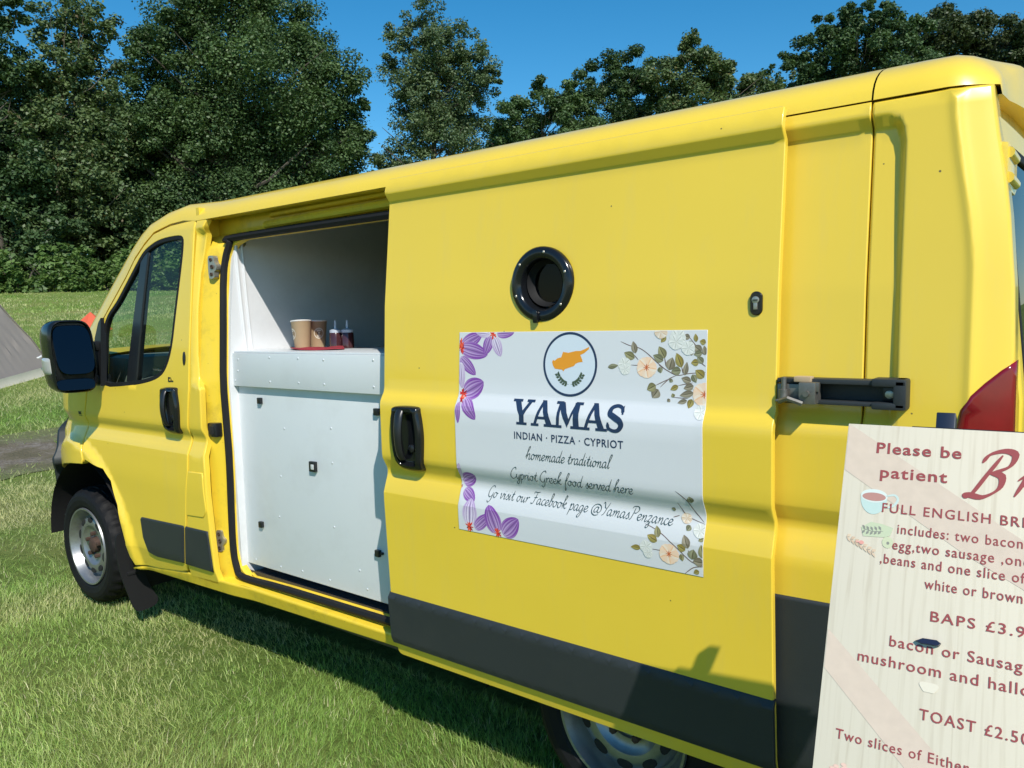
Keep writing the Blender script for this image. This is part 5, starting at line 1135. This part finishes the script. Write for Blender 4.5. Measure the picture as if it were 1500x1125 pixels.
def blades(r0, r1, dens, h0, h1, wid, seg, a0=-14, a1=76):
    A = R(a1-a0)*(r1*r1-r0*r0)/2; n = int(A*dens); r = np.sqrt(rs.uniform(r0*r0, r1*r1, n)); a = R(a0)+rs.rand(n)*R(a1-a0)
    x = 4.6-r*np.cos(a); y = -1.75+r*np.sin(a)
    keep = rs.rand(n) < np.clip((track_d(x, y)-.35)/1.2, .02, 1)**1.6
    worn = np.exp(-(((x+1.3)/.55)**2+((y-.25)/.22)**2)); keep &= rs.rand(n) > worn*.75
    keep &= ~((y > .55) & (y < 1.6) & (x > -.4) & (x < 4.3))
    keep &= rs.rand(n) < .55+.6*vnoise(x, y, 2.2, 5)
    x, y, r = x[keep], y[keep], r[keep]; n = len(x); z = terr(x, y)
    cl = vnoise(x, y, 3.1, 9); th = 2*math.pi*(vnoise(x, y, 1.7, 21)*1.3+.22*rs.randn(n)); ln = rs.uniform(.15, 1.15, n)*(.7+.6*cl)
    h = rs.uniform(h0, h1, n)*(.65+.7*vnoise(x, y, 1.1, 33)); ph = rs.rand(n)*2*math.pi
    w = wid*rs.uniform(.6, 1.3, n); px, py = np.cos(ph)*w/2, np.sin(ph)*w/2; dx, dy = np.cos(th)*ln*h, np.sin(th)*ln*h
    B0 = np.stack([x-px, y-py, z-.004], 1); B1 = np.stack([x+px, y+py, z-.004], 1); T = np.stack([x+dx, y+dy, z+h*np.maximum(.25, 1-.35*ln)], 1)
    pt = vnoise(x, y, .9, 41); dry = np.clip((vnoise(x, y, .75, 55)*.6+vnoise(x, y, 2.3, 56)*.4-.36)*3.0+.25*rs.randn(n)+np.clip((1.6-y)*.10, 0, .2)-.28*np.exp(-((y-.1)/.35)**2), 0, 1)[:, None]; pt = np.clip(pt+.22*rs.randn(n), 0, 1)[:, None]
    c = np.array((.255, .425, .090))*(1-pt)+np.array((.440, .570, .165))*pt; c = c*(1-dry*.75)+np.array((.74, .66, .37))*dry*.75
    straw = rs.rand(n) < .05; c[straw] = np.array((.72, .66, .42)); c *= rs.uniform(.7, 1.3, (n, 1))*(1 if r1 < 8 else .86)
    if seg == 1:
        V = np.concatenate([B0, B1, T]); F = np.stack([np.arange(n), np.arange(n)+n, np.arange(n)+2*n], 1); return V, F, c
    M0 = (B0*.5+T*.5); up = np.stack([-dx*.16, -dy*.16, h*.10], 1); M0 = M0+up; M1 = B1*.5+T*.5+up; i = np.arange(n)
    V = np.concatenate([B0, B1, M0, M1, T]); F = np.concatenate([np.stack([i, i+n, i+3*n], 1), np.stack([i, i+3*n, i+2*n], 1), np.stack([i+2*n, i+3*n, i+4*n], 1)]); return V, F, np.concatenate([c, c, c])
parts = [blades(.5, 3.4, 13000, .020, .058, .0030, 2), blades(3.4, 5.5, 7500, .020, .058, .0038, 2), blades(5.5, 9, 3200, .020, .058, .006, 1), blades(9, 16, 1100, .03, .085, .010, 1), blades(16, 28, 330, .04, .09, .018, 1, 8, 60), blades(28, 40, 120, .05, .10, .03, 1, 12, 50)]
off = 0; VV, FF, CC = [], [], []
for V, F, c in parts: VV.append(V); FF.append(F+off); CC.append(c); off += len(V)
o = link('grass', raw_mesh('grass', np.concatenate(VV), np.concatenate(FF), np.concatenate(CC), M_blade)); o['kind'] = 'stuff'; o['label'] = 'short mown field grass with dry straw-coloured patches'
# ------------------------------------------------------------------ trees and shrubs
M_leaf = leafy('tree_leaves', .5, .22); M_bush = leafy('bush_leaves', .5, .3)
M_bark = mat('bark', (.085, .072, .055), .9, var=.4, vscale=6, bump=.6, bscale=20)
M_barkp = mat('pale_bark', (.17, .145, .11), .9, var=.35, vscale=6, bump=.6, bscale=20)
def leaves(lobes, size, cover, c_lo, c_hi, seed, flat=.75, c_extra=None):
    rs = np.random.RandomState(seed); VV, CC = [], []
    for (lx, ly, lz, lr) in lobes:
        nl = int(cover*4*math.pi*lr*lr/(size*size*.55)); nc = max(10, int(20*(lr/1.6)**1.5)); d = rs.randn(nc, 3); d /= np.linalg.norm(d, axis=1)[:, None]
        cc = d*(lr*(.30+.66*rs.rand(nc, 1)**.6))*np.array((1, 1, .88)); crad = lr*rs.uniform(.20, .40, nc); ctone = rs.uniform(0, 1, nc)
        k = rs.randint(0, nc, nl); q = rs.randn(nl, 3); q /= np.linalg.norm(q, axis=1)[:, None]; rad = crad[k]*(.25+.75*rs.rand(nl)**.5)*np.where(rs.rand(nl) < .10, 1.35, 1)
        p = cc[k]+q*rad[:, None]*np.array((1, 1, flat))+np.array((lx, ly, lz))
        nv = q*.55+np.array((0, 0, .75))+.55*rs.randn(nl, 3); nv /= np.linalg.norm(nv, axis=1)[:, None]
        t = np.cross(nv, rs.randn(nl, 3)); t /= np.linalg.norm(t, axis=1)[:, None]; b = np.cross(nv, t); s = size*rs.uniform(.6, 1.25, nl)[:, None]
        VV.append(np.stack([p-t*s*.5, p+b*s*.30-nv*s*.06, p+t*s*.5, p-b*s*.30-nv*s*.06], 1).reshape(-1, 3))
        f = np.clip(ctone[k]*.55+.45*rs.rand(nl), 0, 1)[:, None]; c = np.array(c_lo)*(1-f)+np.array(c_hi)*f
        if c_extra is not None: e = rs.rand(nl) < c_extra[0]; c[e] = np.array(c_extra[1])
        CC.append(c)
    V = np.concatenate(VV); return V, np.arange(len(V)).reshape(-1, 4), np.concatenate(CC)
def trunk_mesh(name, lobes, h, r0, seed, mt, parent, pale=False):
    rs = random.Random(seed); mb = MB(); top = h*.86; n = 9
    ax = sum(l[0] for l in lobes)/len(lobes); ay = sum(l[1] for l in lobes)/len(lobes)
    def axis(t): return Vector((ax*t*t+.12*math.sin(5*t+seed), ay*t*t+.12*math.cos(4*t+seed), -.25+(top+.25)*t))
    mb.tube([axis(i/n) for i in range(n+1)], [r0*(1.25 if i == 0 else 1)*(1-.86*(i/n)**.9) for i in range(n+1)], 9)
    for l in lobes:
        for j in range(3):
            e = Vector((l[0]+rs.uniform(-.75, .75)*l[3], l[1]+rs.uniform(-.75, .75)*l[3], l[2]+rs.uniform(-.3, .75)*l[3])); t = max(.12, min(.92, (e.z-.30*math.hypot(e.x, e.y)-l[3]*.6)/top)); s = axis(t); mid = s*.5+e*.5+Vector((rs.uniform(-.2, .2), rs.uniform(-.2, .2), -.15*(e-s).length*.5))
            ra = r0*(1-.86*t**.9)*.45; mb.tube([s, s*.6+mid*.4, mid, mid*.45+e*.55, e], [ra, ra*.8, ra*.55, ra*.38, ra*.16], 5)
    return mb.build(name, mt, parent, 60)
def tree(key, label, base, lobes, size, cover, lo, hi, seed, r0=.3, mt=None, skirt=4, extra=None, group='trees along the edge of the field'):
    t = thing('leafy_tree', label, 'tree', base, group); zmin = min(l[2]-l[3] for l in lobes); rs = random.Random(seed); lob = list(lobes)
    ex = max(abs(l[0]) for l in lobes)+.6; ey = max(abs(l[1]) for l in lobes)+.6; sk = []
    for k in range(skirt): sk.append((rs.uniform(-ex, ex), rs.uniform(-ey, ey), max(1.6, zmin*(.25+.75*(k+.5)/skirt)), rs.uniform(1.5, 2.1)))
    V, F, C = leaves(lob, size, cover, lo, hi, seed, c_extra=extra)
    if sk:
        V2_, F2_, C2_ = leaves(sk, size*1.5, cover*.7, lo, hi, seed+50); F2_ = F2_+len(V); V = np.concatenate([V, V2_]); F = np.concatenate([F, F2_]); C = np.concatenate([C, C2_])
    link('crown', raw_mesh('crown', V, F, C, M_leaf), None, t)
    trunk_mesh('trunk', lob, max(l[2] for l in lob), r0, seed, mt or M_bark, t); return t
DK = ((.026, .058, .022), (.105, .170, .062)); MD = ((.032, .068, .024), (.125, .195, .070)); OL = ((.048, .085, .030), (.150, .205, .080)); AS = ((.055, .095, .042), (.165, .225, .100))
tree('left_dark', 'dark narrow tree at the far left edge of the field', *TREES['left_dark'], .20, 2.6, *DK, 1, .25, skirt=4)
tree('olive', 'thin olive tree with pale trunk and bare twigs, left of the huge dark tree', *TREES['olive'], .20, 1.6, *OL, 2, .20, M_barkp, skirt=3, extra=(.03, (.13, .10, .05)))
tree('big', 'huge dark green tree behind the cab of the yellow van', *TREES['big'], .175, 2.6, *MD, 3, .45, skirt=5)
tree('ash', 'tall feathery ash tree with gaps of sky, rising above the open doorway', *TREES['ash'], .165, 1.5, *AS, 4, .34, skirt=5)
tree('low_dark', 'low dark round tree just right of the feathery ash', *TREES['low_dark'], .155, 2.7, *MD, 5, .3)
tree('mid_dark', 'dark tree with a domed top above the middle of the van roof', *TREES['mid_dark'], .155, 2.7, *DK, 6, .3)
tree('mid_olive', 'lighter olive tree with a small pointed top above the van roof', *TREES['mid_olive'], .165, 2.6, *OL, 7, .3, extra=(.05, (.16, .13, .05)))
tree('small', 'small far tree top in the notch before the dark trees on the right', *TREES['small'], .22, 1.1, *MD, 8, .22)
tree('right_dark', 'dark broad tree over the rear half of the van roof', *TREES['right_dark'], .165, 2.7, *DK, 9, .32)
tree('right_far', 'duller brown-green tree at the far right behind the rear corner of the van', *TREES['right_far'], .175, 2.7, (.034, .054, .022), (.110, .142, .060), 10, .34)
# a second rank of trees that closes the wood behind the left-hand ones
gl = [(0, 0, 9.2, 1.9), (1.6, .6, 7.6, 2.1), (-1.7, .3, 7.7, 2.0), (.3, -1.5, 7.2, 2.1), (-.2, 1.6, 7.0, 2.0), (2.2, -.9, 5.2, 2.0), (-2.3, -1., 5.3, 2.0), (.2, 1.9, 4.6, 2.1), (1.9, 1.6, 3.2, 1.9), (-1.9, 1.4, 3.0, 1.9), (.2, -2., 3.2, 2.0), (-2.4, -.6, 2.0, 1.7), (2.4, -.4, 2.0, 1.7)]
V, F, C = leaves(gl, .30, 1.9, *DK, 77); cm = raw_mesh('crown', V, F, C, M_leaf); tmesh = None
for k, (hd, r_, lab) in enumerate(((11, 47, 'dark background tree at the left edge beyond the tent'), (16.5, 46, 'shorter dark background tree beside the narrow left tree'), (26, 48, 'dark background tree right of the thin olive tree'), (14, 50, 'leftmost dark background tree of the wood'), (19, 53, 'dark background tree behind the narrow left tree'), (23.5, 50, 'dark background tree behind the thin olive tree'), (28, 54, 'dark background tree between the olive tree and the huge tree'), (32, 52, 'dark background tree behind the left half of the huge tree'), (36.5, 55, 'dark background tree behind the right half of the huge tree'))):
    x, y = 4.6-r_*math.cos(R(hd)), -1.75+r_*math.sin(R(hd)); t = thing('leafy_tree', lab, 'tree', (x, y, float(terr(x, y))), 'trees along the edge of the field')
    o = link('crown', cm, None, t); t.rotation_euler = (0, 0, k*1.7); sc_ = (1.1, 1.0, .95, 1.05, 1.0, 1.0, .95, 1.0, .95)[k]; t.scale = (1.05, 1.05, sc_)
    if tmesh is None: tr_ = trunk_mesh('trunk', gl, 9, .3, 5, M_bark, t); tmesh = tr_.data
    else: link('trunk', tmesh, None, t)
# shrubs along the foot of the wood
bush = []
for k in range(3):
    rs_ = random.Random(60+k); lb = [(rs_.uniform(-1.0, 1.0), rs_.uniform(-.5, .5), rs_.uniform(.35, 1.15), rs_.uniform(.45, .75)) for _ in range(9)]+[(rs_.uniform(-1.1, 1.1), rs_.uniform(-.6, .3), .3, .5) for _ in range(5)]
    V, F, C = leaves(lb, .17, 1.3, (.045, .095, .022), (.165, .260, .070), 90+k, c_extra=(.03, (.15, .19, .07))); cr = raw_mesh('foliage', V, F, C, M_bush)
    st = MB()
    for j in range(7): a = rs_.uniform(0, 6.28); st.tube([(.1*math.cos(a), .1*math.sin(a), -.1), (.4*math.cos(a), .3*math.sin(a), .6), (.9*math.cos(a), .5*math.sin(a), 1.1)], [.03, .02, .008], 5)
    so = st.build('stems', M_bark, None, 60); sm_ = so.data; bpy.data.objects.remove(so); bush.append((cr, sm_))
BL = ['leftmost shrub at the foot of the wood, behind the tent', 'second shrub from the left at the foot of the wood', 'tall bright shrub above the tip of the tent', 'shrub under the thin olive tree', 'low shrub between the tent and the wing mirror', 'bushy shrub directly above the wing mirror', 'shrub just left of the cab windscreen pillar', 'shrub seen through the front of the cab window', 'shrub seen through the middle of the cab window', 'shrub seen through the rear of the cab window', 'shrub hidden behind the door pillar of the van']
for k, (x, y) in enumerate(SHRUBS):
    t = thing('shrub', BL[k], 'shrub', (x, y, float(terr(x, y))), 'shrubs at the foot of the wood'); cr, sm_ = bush[k % 3]; link('foliage', cr, None, t); link('stems', sm_, None, t)
    t.rotation_euler = (0, 0, R(65)+((k*37) % 7-3)*.12+(math.pi if k % 2 else 0)); s = (1.0, .9, 1.35, 1.1, .95, 1.3, 1.05, 1.2, 1.0, 1.15, 1.0)[k]; t.scale = (1.05*s, 1.0, s)
# ------------------------------------------------------------------ tents
def tent(x, y, rad, h, n, a0, col_, lab, skirt, seed, name):
    z = float(terr(x, y))-.03; t = thing(name, lab, 'tent', (x, y, z)); mb = MB(); rs_ = random.Random(seed)
    K = 26; rings = []
    for i in range(K+1):
        f = i/K; ring = []
        for k in range(n*24):
            a = a0+2*math.pi*k/(n*24); seg = (k % 24)/24; c = math.cos(math.pi/n)/math.cos((seg-.5)*2*math.pi/n); sag = 1-.06*math.sin(math.pi*seg)*math.sin(math.pi*f)
            prof_r = (1-f)**.92*.97+.03*(1-f); rr_ = rad*c*prof_r*sag*(1+min(1, f*7)*(.007*math.sin(9*seg*6+f*14)+.006*math.sin(seg*23+f*31+2*math.sin(f*9))+.004*math.sin(seg*61-f*17)))
            gx, gy = rr_*math.cos(a), rr_*math.sin(a); gz = h*f+(float(terr(x+gx, y+gy))-z if f < .2 else (float(terr(x+gx, y+gy))-z)*(1-f))+.05
            ring.append((gx, gy, gz))
        rings.append(ring)
    mb.rings(rings, True, False, True); mb.build('canopy', mat('canopy_cloth', col_, .75, var=.14, vscale=1.5, bump=1.0, bscale=4), t, 25)
    if skirt:
        mb = MB(); r0_ = [(px*1.01, py*1.01, pz) for px, py, pz in rings[0]]; r1_ = [(px*1.05, py*1.05, float(terr(x+px*1.05, y+py*1.05))-z-.02) for px, py, pz in rings[0]]; r2_ = [(px*1.003, py*1.003, pz+.10) for px, py, pz in rings[0]]
        mb.rings([r2_, r0_, r1_]); mb.build('skirt', mat('cream_cloth', (.52, .48, .38), .8, var=.1), t, 40)
        mb = MB()
        for k in range(n):
            a = a0+2*math.pi*k/n; pts = []
            for i in range(K+1):
                p_ = Vector(rings[i][k*24]); pts.append(p_*1.006+Vector((0, 0, .006)))
            mb.tube(pts, .012, 5)
        mb.build('seam', mat('dark_cloth', tuple(q*.6 for q in col_), .8), t)
        mb = MB(); a = a0-.16; 
        for k in range(5):
            aa_ = a-.035*k; rr_ = rad*.93; c = Vector((rr_*math.cos(aa_), rr_*math.sin(aa_), .36+float(terr(x+rr_*math.cos(aa_), y+rr_*math.sin(aa_)))-z)); mb.sphere(c, .022 if k % 2 else .03, 6, (1.2, 1.2, .6))
        mb.build('printed_mark', mat('white_ink', (.7, .7, .7), .6), t)
    return t
tent(-11.60, 2.46, 2.0, 3.05, 6, math.atan2(.93, .37), (.25, .215, .19), 'grey-brown tent with a cream ground skirt at the left edge of the field', True, 1, 'tent')
tent(-16.3, 7.42, .50, .50, 6, .3, (.62, .10, .045), 'small red-orange tent far behind the wing mirror', False, 2, 'tent')
